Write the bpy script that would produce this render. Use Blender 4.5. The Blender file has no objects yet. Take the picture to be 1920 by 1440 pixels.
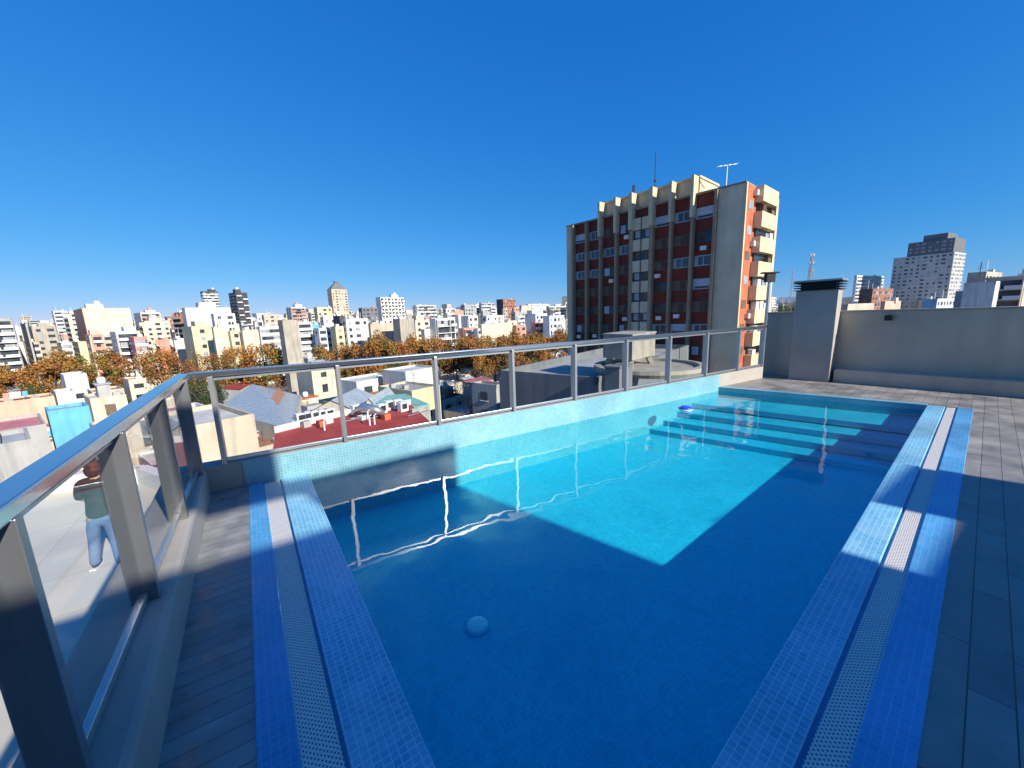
import bpy, math, random
from mathutils import Vector, Matrix
D=bpy.data; sc=bpy.context.scene
R=math.radians
# ---------------------------------------------------------------- camera, sky, sun, exposure
FPX=720.0; EYE=1.65
_d=Vector((140.0,3980.0,FPX)).normalized(); UPc=-_d
FWc=(Vector((0,0,1))-UPc*UPc.z).normalized(); RTc=-FWc.cross(UPc)
if RTc.x<0: RTc=-RTc
def ray(px,py):
    v=Vector((px-960.0,py-720.0,FPX)); return Vector((v.dot(RTc),v.dot(FWc),v.dot(UPc)))
def at(px,py,z):
    r=ray(px,py); t=(z-EYE)/r.z; return Vector((r.x*t,r.y*t,z))
def dep(px,py,Y):
    r=ray(px,py); t=Y/r.y; return Vector((r.x*t,Y,EYE+r.z*t))
def proj(p):
    q=Vector(p)-Vector((0,0,EYE)); c=RTc*q.x+FWc*q.y+UPc*q.z
    return 960+FPX*c.x/c.z, 720+FPX*c.y/c.z
def hy(px): return 623.5-.0352*px
camd=D.cameras.new("camera"); cam=D.objects.new("camera",camd); sc.collection.objects.link(cam); sc.camera=cam
camd.sensor_width=36; camd.lens=36*FPX/1920; camd.clip_start=.05; camd.clip_end=20000
# camera axes in world coordinates: columns x right, y up, z back
xw=Vector((RTc.x,FWc.x,UPc.x)); yd=Vector((RTc.y,FWc.y,UPc.y)); zf=Vector((RTc.z,FWc.z,UPc.z))
M=Matrix.Identity(4)
for i in range(3): M[i][0]=xw[i]; M[i][1]=-yd[i]; M[i][2]=-zf[i]; 
M[0][3]=0; M[1][3]=0; M[2][3]=EYE
cam.matrix_world=M
SAZ,SEL=131.0,28.0
S2=Vector((math.sin(R(SAZ)),math.cos(R(SAZ)))); TE=math.tan(R(SEL))
w=D.worlds.new("World"); sc.world=w; w.use_nodes=True; nt=w.node_tree; nt.nodes.clear()
sky=nt.nodes.new('ShaderNodeTexSky'); sky.sky_type='NISHITA'; sky.sun_disc=False
sky.sun_elevation=R(SEL); sky.sun_rotation=R(SAZ); sky.altitude=200; sky.air_density=1.0; sky.dust_density=0.0; sky.ozone_density=4
bg=nt.nodes.new('ShaderNodeBackground'); bg.inputs[1].default_value=.11
wo=nt.nodes.new('ShaderNodeOutputWorld')
SK=.11   # the clear winter sky of the photograph: a milder, bluer gradient than the raw model
sep=nt.nodes.new('ShaderNodeSeparateColor'); cmb=nt.nodes.new('ShaderNodeCombineColor'); nt.links.new(sky.outputs[0],sep.inputs[0])
for i_,(k_,g_) in enumerate(((.33,1.45),(.415,.70),(.65,.40))):
    a_=nt.nodes.new('ShaderNodeMath'); a_.operation='MULTIPLY'; a_.inputs[1].default_value=SK
    b_=nt.nodes.new('ShaderNodeMath'); b_.operation='POWER'; b_.inputs[1].default_value=g_
    c_=nt.nodes.new('ShaderNodeMath'); c_.operation='MULTIPLY'; c_.inputs[1].default_value=k_/SK
    nt.links.new(sep.outputs[i_],a_.inputs[0]); nt.links.new(a_.outputs[0],b_.inputs[0]); nt.links.new(b_.outputs[0],c_.inputs[0]); nt.links.new(c_.outputs[0],cmb.inputs[i_])
nt.links.new(cmb.outputs[0],bg.inputs[0]); nt.links.new(bg.outputs[0],wo.inputs[0])
sl=D.lights.new("sun",'SUN'); sl.energy=5.0; sl.angle=R(.5); sl.color=(1,.93,.82)
so=D.objects.new("sun",sl); sc.collection.objects.link(so)
sdir=Vector((S2.x*math.cos(R(SEL)),S2.y*math.cos(R(SEL)),math.sin(R(SEL))))
so.rotation_euler=sdir.to_track_quat('Z','Y').to_euler(); so.location=(20,-20,30)
sc.view_settings.view_transform='Standard'; sc.view_settings.look='None'; sc.view_settings.exposure=.55; sc.view_settings.gamma=1
try: sc.cycles.transparent_max_bounces=16; sc.cycles.max_bounces=10
except Exception: pass

# ---------------------------------------------------------------- helpers
rng=random.Random(7)
def link(o): sc.collection.objects.link(o); return o
def tag(o,label=None,cat=None,group=None,kind=None):
    if label: o['label']=label
    if cat: o['category']=cat
    if group: o['group']=group
    if kind: o['kind']=kind
    return o
def empty(name,loc=(0,0,0)):
    o=D.objects.new(name,None); o.location=loc; o.empty_display_size=.3; return link(o)
def azv(a): return Vector((math.sin(R(a)),math.cos(R(a))))
class MB:
    def __init__(s): s.v=[];s.f=[];s.m=[];s.uv=[]
    def face(s,pts,mi=0,uv=None):
        b=len(s.v); s.v+= [tuple(p) for p in pts]; s.f.append(list(range(b,b+len(pts)))); s.m.append(mi)
        if uv is None:
            p0=Vector(pts[0]); n=Vector((0,0,0))
            for i in range(1,len(pts)-1): n+=(Vector(pts[i])-p0).cross(Vector(pts[i+1])-p0)
            if abs(n.z)>.7*n.length: uv=[(p[0],p[1]) for p in pts]
            else:
                e=Vector((-n.y,n.x,0)); e=e.normalized() if e.length>1e-9 else Vector((1,0,0))
                uv=[(Vector(p).dot(e),p[2]) for p in pts]
        s.uv+=uv
    def prism(s,poly,z0,z1,ua=None,mi=0,mtop=None,bottom=True):
        "vertical prism over a plan polygon; top face textured along azimuth ua"
        n=len(poly); A=sum(poly[i][0]*poly[(i+1)%n][1]-poly[(i+1)%n][0]*poly[i][1] for i in range(n))
        if A<0: poly=poly[::-1]
        u=azv(ua if ua is not None else 0); v=Vector((-u.y,u.x))
        o=poly[0] if ua is not None else (0,0)
        def uvf(p): q=Vector((p[0]-o[0],p[1]-o[1])); return (q.dot(u),q.dot(v))
        zt=z1 if isinstance(z1,(list,tuple)) else [z1]*n
        if A<0 and isinstance(z1,(list,tuple)): zt=zt[::-1]
        s.face([(p[0],p[1],zt[i]) for i,p in enumerate(poly)],mi if mtop is None else mtop,[uvf(p) for p in poly])
        if bottom: s.face([(p[0],p[1],z0) for p in poly[::-1]],mi,[uvf(p) for p in poly[::-1]])
        for i in range(n):
            a=poly[i];b=poly[(i+1)%n]; L=math.hypot(b[0]-a[0],b[1]-a[1]); k=uvf(a)[0]; sgn=1
            if uvf(b)[0]<k: sgn=-1
            s.face([(a[0],a[1],z0),(b[0],b[1],z0),(b[0],b[1],zt[(i+1)%n]),(a[0],a[1],zt[i])],mi,[(k,z0),(k+sgn*L,z0),(k+sgn*L,zt[(i+1)%n]),(k,zt[i])])
    def obox(s,c,ax,ay,hx,hy_,z0,z1,mi=0,mtop=None):
        c=Vector((c[0],c[1])); ax=Vector(ax);ay=Vector(ay)
        s.prism([tuple(c+ax*i*hx+ay*j*hy_) for i,j in((-1,-1),(1,-1),(1,1),(-1,1))],z0,z1,mi=mi,mtop=mtop)
    def bar(s,a,b,wd,ht,mi=0,side=None):
        a=Vector(a);b=Vector(b);d=(b-a).normalized()
        sd=Vector(side) if side is not None else d.cross(Vector((0,0,1)))
        if sd.length<1e-4: sd=Vector((1,0,0))
        sd=sd.normalized(); up=sd.cross(d).normalized()
        q=[(-1,-1),(1,-1),(1,1),(-1,1)]
        A=[a+sd*(i*wd/2)+up*(j*ht/2) for i,j in q]; B=[b+sd*(i*wd/2)+up*(j*ht/2) for i,j in q]
        s.face(A[::-1],mi); s.face(B,mi)
        for i in range(4): s.face([A[i],A[(i+1)%4],B[(i+1)%4],B[i]],mi)
    def tube(s,pts,rad,n=8,mi=0,cap=True):
        pts=[Vector(p) for p in pts]; rs=rad if isinstance(rad,(list,tuple)) else [rad]*len(pts); rings=[]
        for i,p in enumerate(pts):
            d=(pts[min(i+1,len(pts)-1)]-pts[max(i-1,0)]).normalized()
            e=d.cross(Vector((0,0,1))); 
            if e.length<.05: e=Vector((1,0,0))
            e.normalize(); g=d.cross(e)
            rings.append([p+e*math.cos(6.28318*k/n)*rs[i]+g*math.sin(6.28318*k/n)*rs[i] for k in range(n)])
        for i in range(len(rings)-1):
            for k in range(n): s.face([rings[i][k],rings[i][(k+1)%n],rings[i+1][(k+1)%n],rings[i+1][k]],mi)
        if cap: s.face(rings[0][::-1],mi); s.face(rings[-1],mi)
    def build(s,name,mats,parent=None,bevel=0,smooth=False):
        me=D.meshes.new(name); me.from_pydata(s.v,[],s.f)
        ul=me.uv_layers.new(name="UVMap")
        for i,u in enumerate(s.uv): ul.data[i].uv=u
        if not isinstance(mats,(list,tuple)): mats=[mats]
        for m in mats: me.materials.append(m)
        me.polygons.foreach_set('material_index',s.m)
        if smooth: me.polygons.foreach_set('use_smooth',[True]*len(s.f))
        if bevel or smooth:
            import bmesh
            bm=bmesh.new(); bm.from_mesh(me); bmesh.ops.remove_doubles(bm,verts=bm.verts,dist=1e-5); bmesh.ops.recalc_face_normals(bm,faces=bm.faces); bm.to_mesh(me); bm.free()
        me.update(); o=link(D.objects.new(name,me))
        if bevel:
            b=o.modifiers.new('bevel','BEVEL'); b.width=bevel; b.segments=2; b.limit_method='ANGLE'; b.angle_limit=R(40); b.use_clamp_overlap=True
        if parent: 
            o.parent=parent; o.matrix_parent_inverse=Matrix.Translation(-Vector(parent.location))
        return o
def copy_tree(o,parent=None,loc=None):
    c=o.copy(); sc.collection.objects.link(c)
    if parent: c.parent=parent
    for ch in list(o.children): copy_tree(ch,c)
    return c

# ---------------------------------------------------------------- materials
def newmat(name):
    m=D.materials.new(name); m.use_nodes=True; return m,m.node_tree,m.node_tree.nodes['Principled BSDF']
def N(nt,t,**k):
    n=nt.nodes.new(t)
    for a,b in k.items():
        if a in n.inputs.keys() if hasattr(n,'inputs') else False: n.inputs[a].default_value=b
        else: setattr(n,a,b)
    return n
def rgba(c): return (c[0],c[1],c[2],1)
def mulc(c,k): return tuple(min(1,x*k) for x in c)
def plain(name,col,rough=.7,var=.12,scale=1.5,bump=0,bscale=40,metal=0,stain=0,coord='Object',spec=.3):
    m,nt,b=newmat(name); L=nt.links.new
    tc=N(nt,'ShaderNodeTexCoord'); nz=N(nt,'ShaderNodeTexNoise'); nz.inputs['Scale'].default_value=scale; nz.inputs['Detail'].default_value=6; nz.inputs['Roughness'].default_value=.62
    L(tc.outputs[coord],nz.inputs['Vector'])
    cr=N(nt,'ShaderNodeValToRGB'); cr.color_ramp.elements[0].position=.3; cr.color_ramp.elements[1].position=.7
    cr.color_ramp.elements[0].color=rgba(mulc(col,1-var)); cr.color_ramp.elements[1].color=rgba(mulc(col,1+var))
    L(nz.outputs[0],cr.inputs[0]); out=cr.outputs[0]
    if stain:
        mp=N(nt,'ShaderNodeMapping'); mp.inputs['Scale'].default_value=(1.2,1.2,.12); L(tc.outputs[coord],mp.inputs[0])
        n2=N(nt,'ShaderNodeTexNoise'); n2.inputs['Scale'].default_value=1.3; n2.inputs['Detail'].default_value=5; L(mp.outputs[0],n2.inputs['Vector'])
        r2=N(nt,'ShaderNodeMapRange'); r2.inputs[1].default_value=.5; r2.inputs[2].default_value=.75; r2.inputs[4].default_value=stain; L(n2.outputs[0],r2.inputs[0])
        mx=N(nt,'ShaderNodeMix',data_type='RGBA'); L(r2.outputs[0],mx.inputs[0]); L(out,mx.inputs[6]); mx.inputs[7].default_value=rgba(mulc(col,.35)); out=mx.outputs[2]
    L(out,b.inputs['Base Color']); b.inputs['Roughness'].default_value=rough; b.inputs['Metallic'].default_value=metal
    b.inputs['Specular IOR Level'].default_value=spec
    if bump:
        n3=N(nt,'ShaderNodeTexNoise'); n3.inputs['Scale'].default_value=bscale; n3.inputs['Detail'].default_value=4; L(tc.outputs[coord],n3.inputs['Vector'])
        bp=N(nt,'ShaderNodeBump'); bp.inputs['Strength'].default_value=bump; bp.inputs['Distance'].default_value=.02; L(n3.outputs[0],bp.inputs['Height']); L(bp.outputs[0],b.inputs['Normal'])
    return m
def brick(name,c1,c2,grout,bw,bh,mortar,rough=.4,offset=0.,bump=.3,var=.15,vscale=1.2,spec=.5,coord='UV',dep_=0,depc=(.55,.74,.82)):
    m,nt,b=newmat(name); L=nt.links.new
    tc=N(nt,'ShaderNodeTexCoord'); br=N(nt,'ShaderNodeTexBrick'); br.offset=offset; br.squash=1
    br.inputs['Scale'].default_value=1; br.inputs['Brick Width'].default_value=bw; br.inputs['Row Height'].default_value=bh
    br.inputs['Mortar Size'].default_value=mortar; br.inputs['Mortar Smooth'].default_value=.2; br.inputs['Bias'].default_value=0
    br.inputs['Color1'].default_value=rgba(c1); br.inputs['Color2'].default_value=rgba(c2); br.inputs['Mortar'].default_value=rgba(grout)
    L(tc.outputs[coord],br.inputs['Vector'])
    nz=N(nt,'ShaderNodeTexNoise'); nz.inputs['Scale'].default_value=vscale; nz.inputs['Detail'].default_value=5; L(tc.outputs['Object'],nz.inputs['Vector'])
    mr=N(nt,'ShaderNodeMapRange'); mr.inputs[1].default_value=.3; mr.inputs[2].default_value=.7; mr.inputs[3].default_value=1-var; mr.inputs[4].default_value=1+var; L(nz.outputs[0],mr.inputs[0])
    mx=N(nt,'ShaderNodeMix',data_type='RGBA',blend_type='MULTIPLY'); mx.inputs[0].default_value=1; L(br.outputs[0],mx.inputs[6]); L(mr.outputs[0],mx.inputs[7])
    out=mx.outputs[2]
    if dep_:      # lime scale left where water splashed and dried
        n4=N(nt,'ShaderNodeTexNoise'); n4.inputs['Scale'].default_value=2.6; n4.inputs['Detail'].default_value=9; n4.inputs['Roughness'].default_value=.7; n4.inputs['Distortion'].default_value=.8; L(tc.outputs['Object'],n4.inputs['Vector'])
        r4=N(nt,'ShaderNodeMapRange'); r4.inputs[1].default_value=.50; r4.inputs[2].default_value=.66; r4.inputs[4].default_value=dep_; L(n4.outputs[0],r4.inputs[0])
        m4=N(nt,'ShaderNodeMix',data_type='RGBA'); L(r4.outputs[0],m4.inputs[0]); L(out,m4.inputs[6]); m4.inputs[7].default_value=rgba(depc); out=m4.outputs[2]
    rr=N(nt,'ShaderNodeMapRange'); rr.inputs[1].default_value=.4; rr.inputs[2].default_value=.6; rr.inputs[3].default_value=max(.05,rough*.45); rr.inputs[4].default_value=min(1,rough*1.25); L(nz.outputs[0],rr.inputs[0]); L(rr.outputs[0],b.inputs['Roughness'])
    L(out,b.inputs['Base Color']); b.inputs['Specular IOR Level'].default_value=spec
    if bump:
        bp=N(nt,'ShaderNodeBump'); bp.inputs['Strength'].default_value=bump; bp.inputs['Distance'].default_value=.004; bp.invert=True; L(br.outputs['Fac'],bp.inputs['Height']); L(bp.outputs[0],b.inputs['Normal'])
    return m
TB=.0315
m_tile=brick('coping_mosaic',(.12,.40,.57),(.20,.50,.67),(.40,.68,.85),TB,TB,.0024,rough=.3,var=.15,dep_=.28)
m_tile2=brick('edge_mosaic',(.07,.31,.58),(.10,.36,.64),(.18,.46,.74),TB,TB,.0016,rough=.35,var=.18,dep_=.15)
m_tilew=brick('wall_mosaic',(.14,.35,.42),(.18,.40,.47),(.32,.52,.57),TB,TB,.002,rough=.4,var=.10,dep_=.2,depc=(.5,.62,.66))
m_basin=brick('basin_mosaic',(.02,.46,.63),(.035,.52,.68),(.08,.59,.73),TB,TB,.002,rough=.5,var=.05,bump=0)
m_deckR=brick('plank_tile',(.24,.225,.205),(.30,.28,.255),(.09,.085,.08),.9,.13,.003,rough=.55,offset=.37,var=.28,vscale=2.5,spec=.3,bump=.6,dep_=.25,depc=(.12,.11,.10))
m_deckL=brick('plank_tile_left',(.23,.235,.235),(.29,.29,.285),(.15,.15,.15),2.4,.093,.003,rough=.6,offset=.37,var=.3,vscale=5,spec=.3,bump=.9)
m_curb=plain('grey_render',(.36,.335,.30),.8,.13,1.2,bump=.2,bscale=60,stain=.3)
m_cap=plain('cap_concrete',(.38,.355,.32),.75,.1,2,bump=.1)
m_farwall=plain('far_wall_render',(.50,.43,.34),.85,.16,.7,bump=.2,bscale=30,stain=.5)
m_alu=plain('grey_aluminium',(.48,.49,.49),.34,.06,3,metal=.75,spec=.5)
m_alu_shade=plain('grey_aluminium_shade',(.27,.275,.28),.36,.08,3,metal=.7,spec=.5)  # same railing metal, shade of the left posts put into its colour
m_alud=plain('rubber_gasket',(.03,.03,.03),.7,.1)
m_terr=brick('terrace_slab',(.60,.53,.42),(.64,.57,.46),(.36,.32,.26),1.2,1.2,.006,rough=.7,var=.08,vscale=.7,bump=.1)
m_white=plain('white_paint',(.74,.72,.68),.7,.08,.4,stain=.15)
m_dark=plain('dark_opening',(.035,.038,.042),.25,.4,.6,spec=.5)
m_black=plain('black_plastic',(.02,.02,.022),.5)
m_conc=plain('raw_concrete',(.33,.30,.25),.9,.2,.6,bump=.3,bscale=8,stain=.5)
# drain grate with punched holes
def grate_mat():
    m,nt,b=newmat('drain_grate_plastic'); L=nt.links.new
    tc=N(nt,'ShaderNodeTexCoord'); mp=N(nt,'ShaderNodeMapping'); mp.inputs['Rotation'].default_value=(0,0,R(45)); mp.inputs['Scale'].default_value=(62,62,62)
    L(tc.outputs['UV'],mp.inputs[0]); vo=N(nt,'ShaderNodeTexVoronoi'); vo.inputs['Scale'].default_value=1; vo.inputs['Randomness'].default_value=0; L(mp.outputs[0],vo.inputs['Vector'])
    vo.voronoi_dimensions='2D'
    cr=N(nt,'ShaderNodeMapRange'); cr.inputs[1].default_value=.20; cr.inputs[2].default_value=.27; L(vo.outputs['Distance'],cr.inputs[0])
    mx=N(nt,'ShaderNodeMix',data_type='RGBA'); L(cr.outputs[0],mx.inputs[0]); mx.inputs[6].default_value=(.015,.02,.03,1); mx.inputs[7].default_value=(.70,.67,.63,1)
    L(mx.outputs[2],b.inputs['Base Color']); b.inputs['Roughness'].default_value=.5
    bp=N(nt,'ShaderNodeBump'); bp.inputs['Strength'].default_value=.5; bp.inputs['Distance'].default_value=.004; L(cr.outputs[0],bp.inputs['Height']); L(bp.outputs[0],b.inputs['Normal'])
    return m
m_grate=grate_mat()
def bothsides(nt,fr,ior):   # thin sheet: the same reflection whichever side the light meets
    ge=N(nt,'ShaderNodeNewGeometry'); mr=N(nt,'ShaderNodeMapRange'); mr.inputs[3].default_value=ior; mr.inputs[4].default_value=1/ior
    nt.links.new(ge.outputs['Backfacing'],mr.inputs[0]); nt.links.new(mr.outputs[0],fr.inputs[0])
def glass_mat(name,tint=(.975,.99,.985),ior=1.14,rough=0.):
    m,nt,b=newmat(name); nt.nodes.remove(b); L=nt.links.new
    o=nt.nodes['Material Output']; tr=N(nt,'ShaderNodeBsdfTransparent'); tr.inputs[0].default_value=rgba(tint)
    gl=N(nt,'ShaderNodeBsdfGlossy'); gl.inputs['Roughness'].default_value=rough; fr=N(nt,'ShaderNodeFresnel'); fr.inputs[0].default_value=ior
    bothsides(nt,fr,ior)
    mx=N(nt,'ShaderNodeMixShader'); L(fr.outputs[0],mx.inputs[0]); L(tr.outputs[0],mx.inputs[1]); L(gl.outputs[0],mx.inputs[2]); L(mx.outputs[0],o.inputs[0]); return m
m_glass=glass_mat('railing_glass')
def water_mat():
    m,nt,b=newmat('pool_water'); nt.nodes.remove(b); L=nt.links.new; o=nt.nodes['Material Output']
    tc=N(nt,'ShaderNodeTexCoord')
    n1=N(nt,'ShaderNodeTexNoise'); n1.inputs['Scale'].default_value=2.1; n1.inputs['Detail'].default_value=1.5; n1.inputs['Distortion'].default_value=.6; L(tc.outputs['Object'],n1.inputs['Vector'])
    n2=N(nt,'ShaderNodeTexNoise'); n2.inputs['Scale'].default_value=9; n2.inputs['Detail'].default_value=2; L(tc.outputs['Object'],n2.inputs['Vector'])
    ad=N(nt,'ShaderNodeMath',operation='MULTIPLY_ADD'); L(n2.outputs[0],ad.inputs[0]); ad.inputs[1].default_value=.10; L(n1.outputs[0],ad.inputs[2])
    bp=N(nt,'ShaderNodeBump'); bp.inputs['Strength'].default_value=1; bp.inputs['Distance'].default_value=.0008; L(ad.outputs[0],bp.inputs['Height'])
    tr=N(nt,'ShaderNodeBsdfTransparent')
    # caustic net painted as a pattern of paler lines in the surface tint
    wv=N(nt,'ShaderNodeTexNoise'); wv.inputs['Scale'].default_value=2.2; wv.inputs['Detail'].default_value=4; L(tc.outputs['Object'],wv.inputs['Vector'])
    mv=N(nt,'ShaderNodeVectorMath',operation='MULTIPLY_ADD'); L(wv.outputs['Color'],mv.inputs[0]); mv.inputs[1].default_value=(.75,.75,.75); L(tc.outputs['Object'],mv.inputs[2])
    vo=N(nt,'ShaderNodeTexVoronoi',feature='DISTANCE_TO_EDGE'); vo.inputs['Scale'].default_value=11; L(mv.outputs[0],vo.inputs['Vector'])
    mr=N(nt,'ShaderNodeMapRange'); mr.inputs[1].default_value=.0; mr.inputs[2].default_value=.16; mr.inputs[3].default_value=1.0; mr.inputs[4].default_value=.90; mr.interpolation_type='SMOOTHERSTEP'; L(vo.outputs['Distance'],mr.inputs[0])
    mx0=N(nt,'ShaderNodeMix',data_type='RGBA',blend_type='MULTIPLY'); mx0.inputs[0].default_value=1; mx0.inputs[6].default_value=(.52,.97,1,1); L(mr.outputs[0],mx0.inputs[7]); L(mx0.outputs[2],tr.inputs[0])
    gl=N(nt,'ShaderNodeBsdfGlossy'); gl.inputs['Roughness'].default_value=0.; L(bp.outputs[0],gl.inputs['Normal'])
    fr=N(nt,'ShaderNodeFresnel'); fr.inputs[0].default_value=1.33; bothsides(nt,fr,1.33); L(bp.outputs[0],fr.inputs['Normal'])
    mx=N(nt,'ShaderNodeMixShader'); L(fr.outputs[0],mx.inputs[0]); L(tr.outputs[0],mx.inputs[1]); L(gl.outputs[0],mx.inputs[2]); L(mx.outputs[0],o.inputs[0]); return m
m_water=water_mat()
CO={}
def col(name,c,**k):
    if name not in CO: CO[name]=plain('render_'+name,c,**k)
    return CO[name]

# ---------------------------------------------------------------- ground and far city
G=-24.0
AU=azv(37); AV=azv(127)      # street grid of the city
g=MB(); g.face([(-9000,-9000,G),(9000,-9000,G),(9000,9000,G),(-9000,9000,G)])
tag(g.build('ground',plain('street_ground',(.16,.155,.15),.9,.25,.03)),kind='structure')

# ---------------------------------------------------------------- pool terrace (this building)
WD=Vector((.8634,.5045)); WN=Vector((.5045,-.8634)); WP=Vector((-2.45,3.95))   # pool-side wall: direction, inward normal, point
def wl(x): return WP+WD*((x-WP.x)/WD.x)
LA=azv(145.7); CA=azv(51.0); FA=azv(131.0)
def ixn(p,d,q,e):
    det=d.x*(-e.y)+e.x*d.y; r=q-p; t=(r.x*(-e.y)+e.x*r.y)/det; return p+d*t
def V2(a,b): return Vector((a,b))
wallL=(WP,WD); farL=(V2(4.43,7.85),FA)
cr=(V2(-2.09,3.73),LA); cl=(V2(-2.392,3.712),LA); gr=(V2(-2.30,3.55),LA); gl=(V2(-2.45,3.53),LA); lo=(V2(-2.73,3.69),LA)
re=(V2(6.4,5.76),CA); ri=(V2(6.73,5.78),CA); rg=(V2(6.93,5.78),CA); ro=(V2(7.13,5.74),CA)
def X(a,b): return ixn(a[0],a[1],b[0],b[1])
ri2=(ri[0]+V2(.0157,-.0194)*.7,CA)
PAIR={}
for a_,b_ in ((cr,re),(cl,ri),(gr,ri2),(gl,rg),(lo,ro)): PAIR[id(a_)]=b_; PAIR[id(b_)]=a_
def along(l,t): return l[0]+l[1]*t
NEAR=5.6   # left strips run back past the camera
def backL(l): return X(l,PAIR[id(l)])
def backR(l): return X(l,PAIR[id(l)])
Z0=0.0; ZW=-.09; ZF=-.62
gn=V2(.5,-.9)
pool=empty('swimming_pool',(2.2,4.2,0)); tag(pool,'long mosaic lined swimming pool with blue tiled coping along the roof railing','swimming pool')
def strip(name,a,b,z0,z1,m,ua,endL,parent=pool,bevel=0):
    mb=MB(); mb.prism([tuple(X(a,endL)),tuple(X(b,endL)),tuple(backL(b)),tuple(backL(a))],z0,z1,ua=ua); return mb.build(name,m,parent,bevel=bevel)
wi=(WP+WN*0.0,WD)
# left strips (end 2 mm short of the wall)
wq=(WP+WN*.003,WD)
strip('coping',cr,cl,-1.3,0,m_tile,145.7,wq,bevel=.006)
strip('edge_band',gl,lo,-.2,0.0,m_tile2,145.7,wq,bevel=.004)
strip('drain_grate',gr,gl,-.05,-.012,m_grate,145.7,wq)
strip('grate_channel',cl,gr,-.2,-.03,m_tile2,145.7,wq)
# right strips (end at the far edge line)
fe=(farL[0]+azv(41)*.30,FA); 
def stripR(name,a,b,z0,z1,m,bevel=0):
    far=farL
    mb=MB(); mb.prism([tuple(X(a,far)),tuple(X(b,far)),tuple(backR(b)),tuple(backR(a))],z0,z1,ua=51); return mb.build(name,m,pool,bevel=bevel)
stripR('coping',re,ri,-1.3,0,m_tile,bevel=.006)
stripR('drain_grate',ri2,rg,-.05,-.012,m_grate)
stripR('grate_channel',ri,ri2,-.2,-.03,m_tile2)
stripR('edge_band',rg,ro,-.2,0,m_tile2,bevel=.004)
# far edge: slim coping between wall and right strip
f1=X(farL,wi); f2=X(farL,re); fo=azv(41)*.13
mb=MB(); mb.prism([tuple(f1),tuple(f2),tuple(ixn(f2,CA,f1+fo,FA)),tuple(ixn(f1,WD,f1+fo,FA))],-1.3,.0,ua=131); mb.build('coping',m_tilew,pool,bevel=.006)
# basin floor and basin faces
corn=[X(cr,wi),X(wi,farL),X(farL,re),backR(re)]
mb=MB(); mb.prism([tuple(c+V2(0,0)) for c in corn],-1.5,ZF,ua=59.7); mb.build('basin_floor',m_basin,pool)
# steps along the far end
def step(dist,zt,zb):
    a=V2(*farL[0])-azv(41)*dist; l=(a,FA)
    p1=X(l,wi); p2=X(l,re); mb=MB(); mb.prism([tuple(p1),tuple(p2),tuple(f2),tuple(f1)],zb,zt,ua=131); mb.build('step',m_basin,pool)
step(.84,-.22,-.31); step(1.26,-.33,-.42); step(1.64,-.43,-.52); step(2.0,-.53,ZF+.004)
# linings: thin mosaic sheets on the inner faces below the coping (left, right, far are the coping prisms themselves)
dr=MB(); c=at(895,1175,ZF)
def disc(mb,c,r,z0,z1,n=28,dome=0):
    ring=[(c[0]+math.cos(6.2832*k/n)*r,c[1]+math.sin(6.2832*k/n)*r) for k in range(n)]
    mb.prism(ring,z0,z1)
    if dome:
        prev=[(x,y,z1) for x,y in ring]
        for j in range(1,4):
            f=math.cos(j*.5); h=z1+dome*math.sin(j*.5)
            cur=[(c[0]+(x-c[0])*f,c[1]+(y-c[1])*f,h) for x,y in ring]
            for k in range(n): mb.face([prev[k],prev[(k+1)%n],cur[(k+1)%n],cur[k]])
            prev=cur
        mb.face(prev)
disc(dr,c,.095,ZF,ZF+.012); 
d2=MB(); disc(d2,c,.078,ZF+.012,ZF+.02,dome=.02)
dw=dr.build('drain_cover_rim',m_basin,pool); d2.build('drain_cover',plain('white_drain_plastic',(.90,.92,.90),.4,.02),pool,smooth=False)
# water sheet
from mathutils import noise
wv=[];wf=[];NX=420;NY=190
for a in range(NX+1):
    for b in range(NY+1):
        u=a/NX;v=b/NY
        p=(corn[0]*(1-u)+corn[1]*u)*(1-v)+(corn[3]*(1-u)+corn[2]*u)*v
        mk=.35+.65*max(0,min(1,.5+1.6*noise.noise(Vector((p.x*.45,p.y*.45,8.)))+.12*(p.x-1)))
        h=noise.noise(Vector((p.x*1.2,p.y*1.2,.3)))*.0050+noise.noise(Vector((p.x*3.6,p.y*3.6,3.3)))*.0017+noise.noise(Vector((p.x*7.5+p.y*2,p.y*7.5,5.3)))*.0009*mk
        wv.append((p.x,p.y,ZW+h))
for a in range(NX):
    for b in range(NY):
        k=a*(NY+1)+b; wf.append((k,k+NY+1,k+NY+2,k+1))
me=D.meshes.new('water'); me.from_pydata(wv,[],wf); me.update()
if me.polygons[0].normal.z<0: me.flip_normals()
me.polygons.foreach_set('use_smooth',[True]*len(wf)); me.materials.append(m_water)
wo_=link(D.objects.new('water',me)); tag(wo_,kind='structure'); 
# pool side wall with railing curb
wt=MB(); e1=X(wi,lo)+WD*(-0.02); e2=f1
th=.012
wt.prism([tuple(e1),tuple(e2),tuple(e2-WN*th),tuple(e1-WN*th)],-1.3,.262,ua=59.7)
wallp=wt.build('wall_mosaic_lining',m_tilew,pool)
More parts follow.
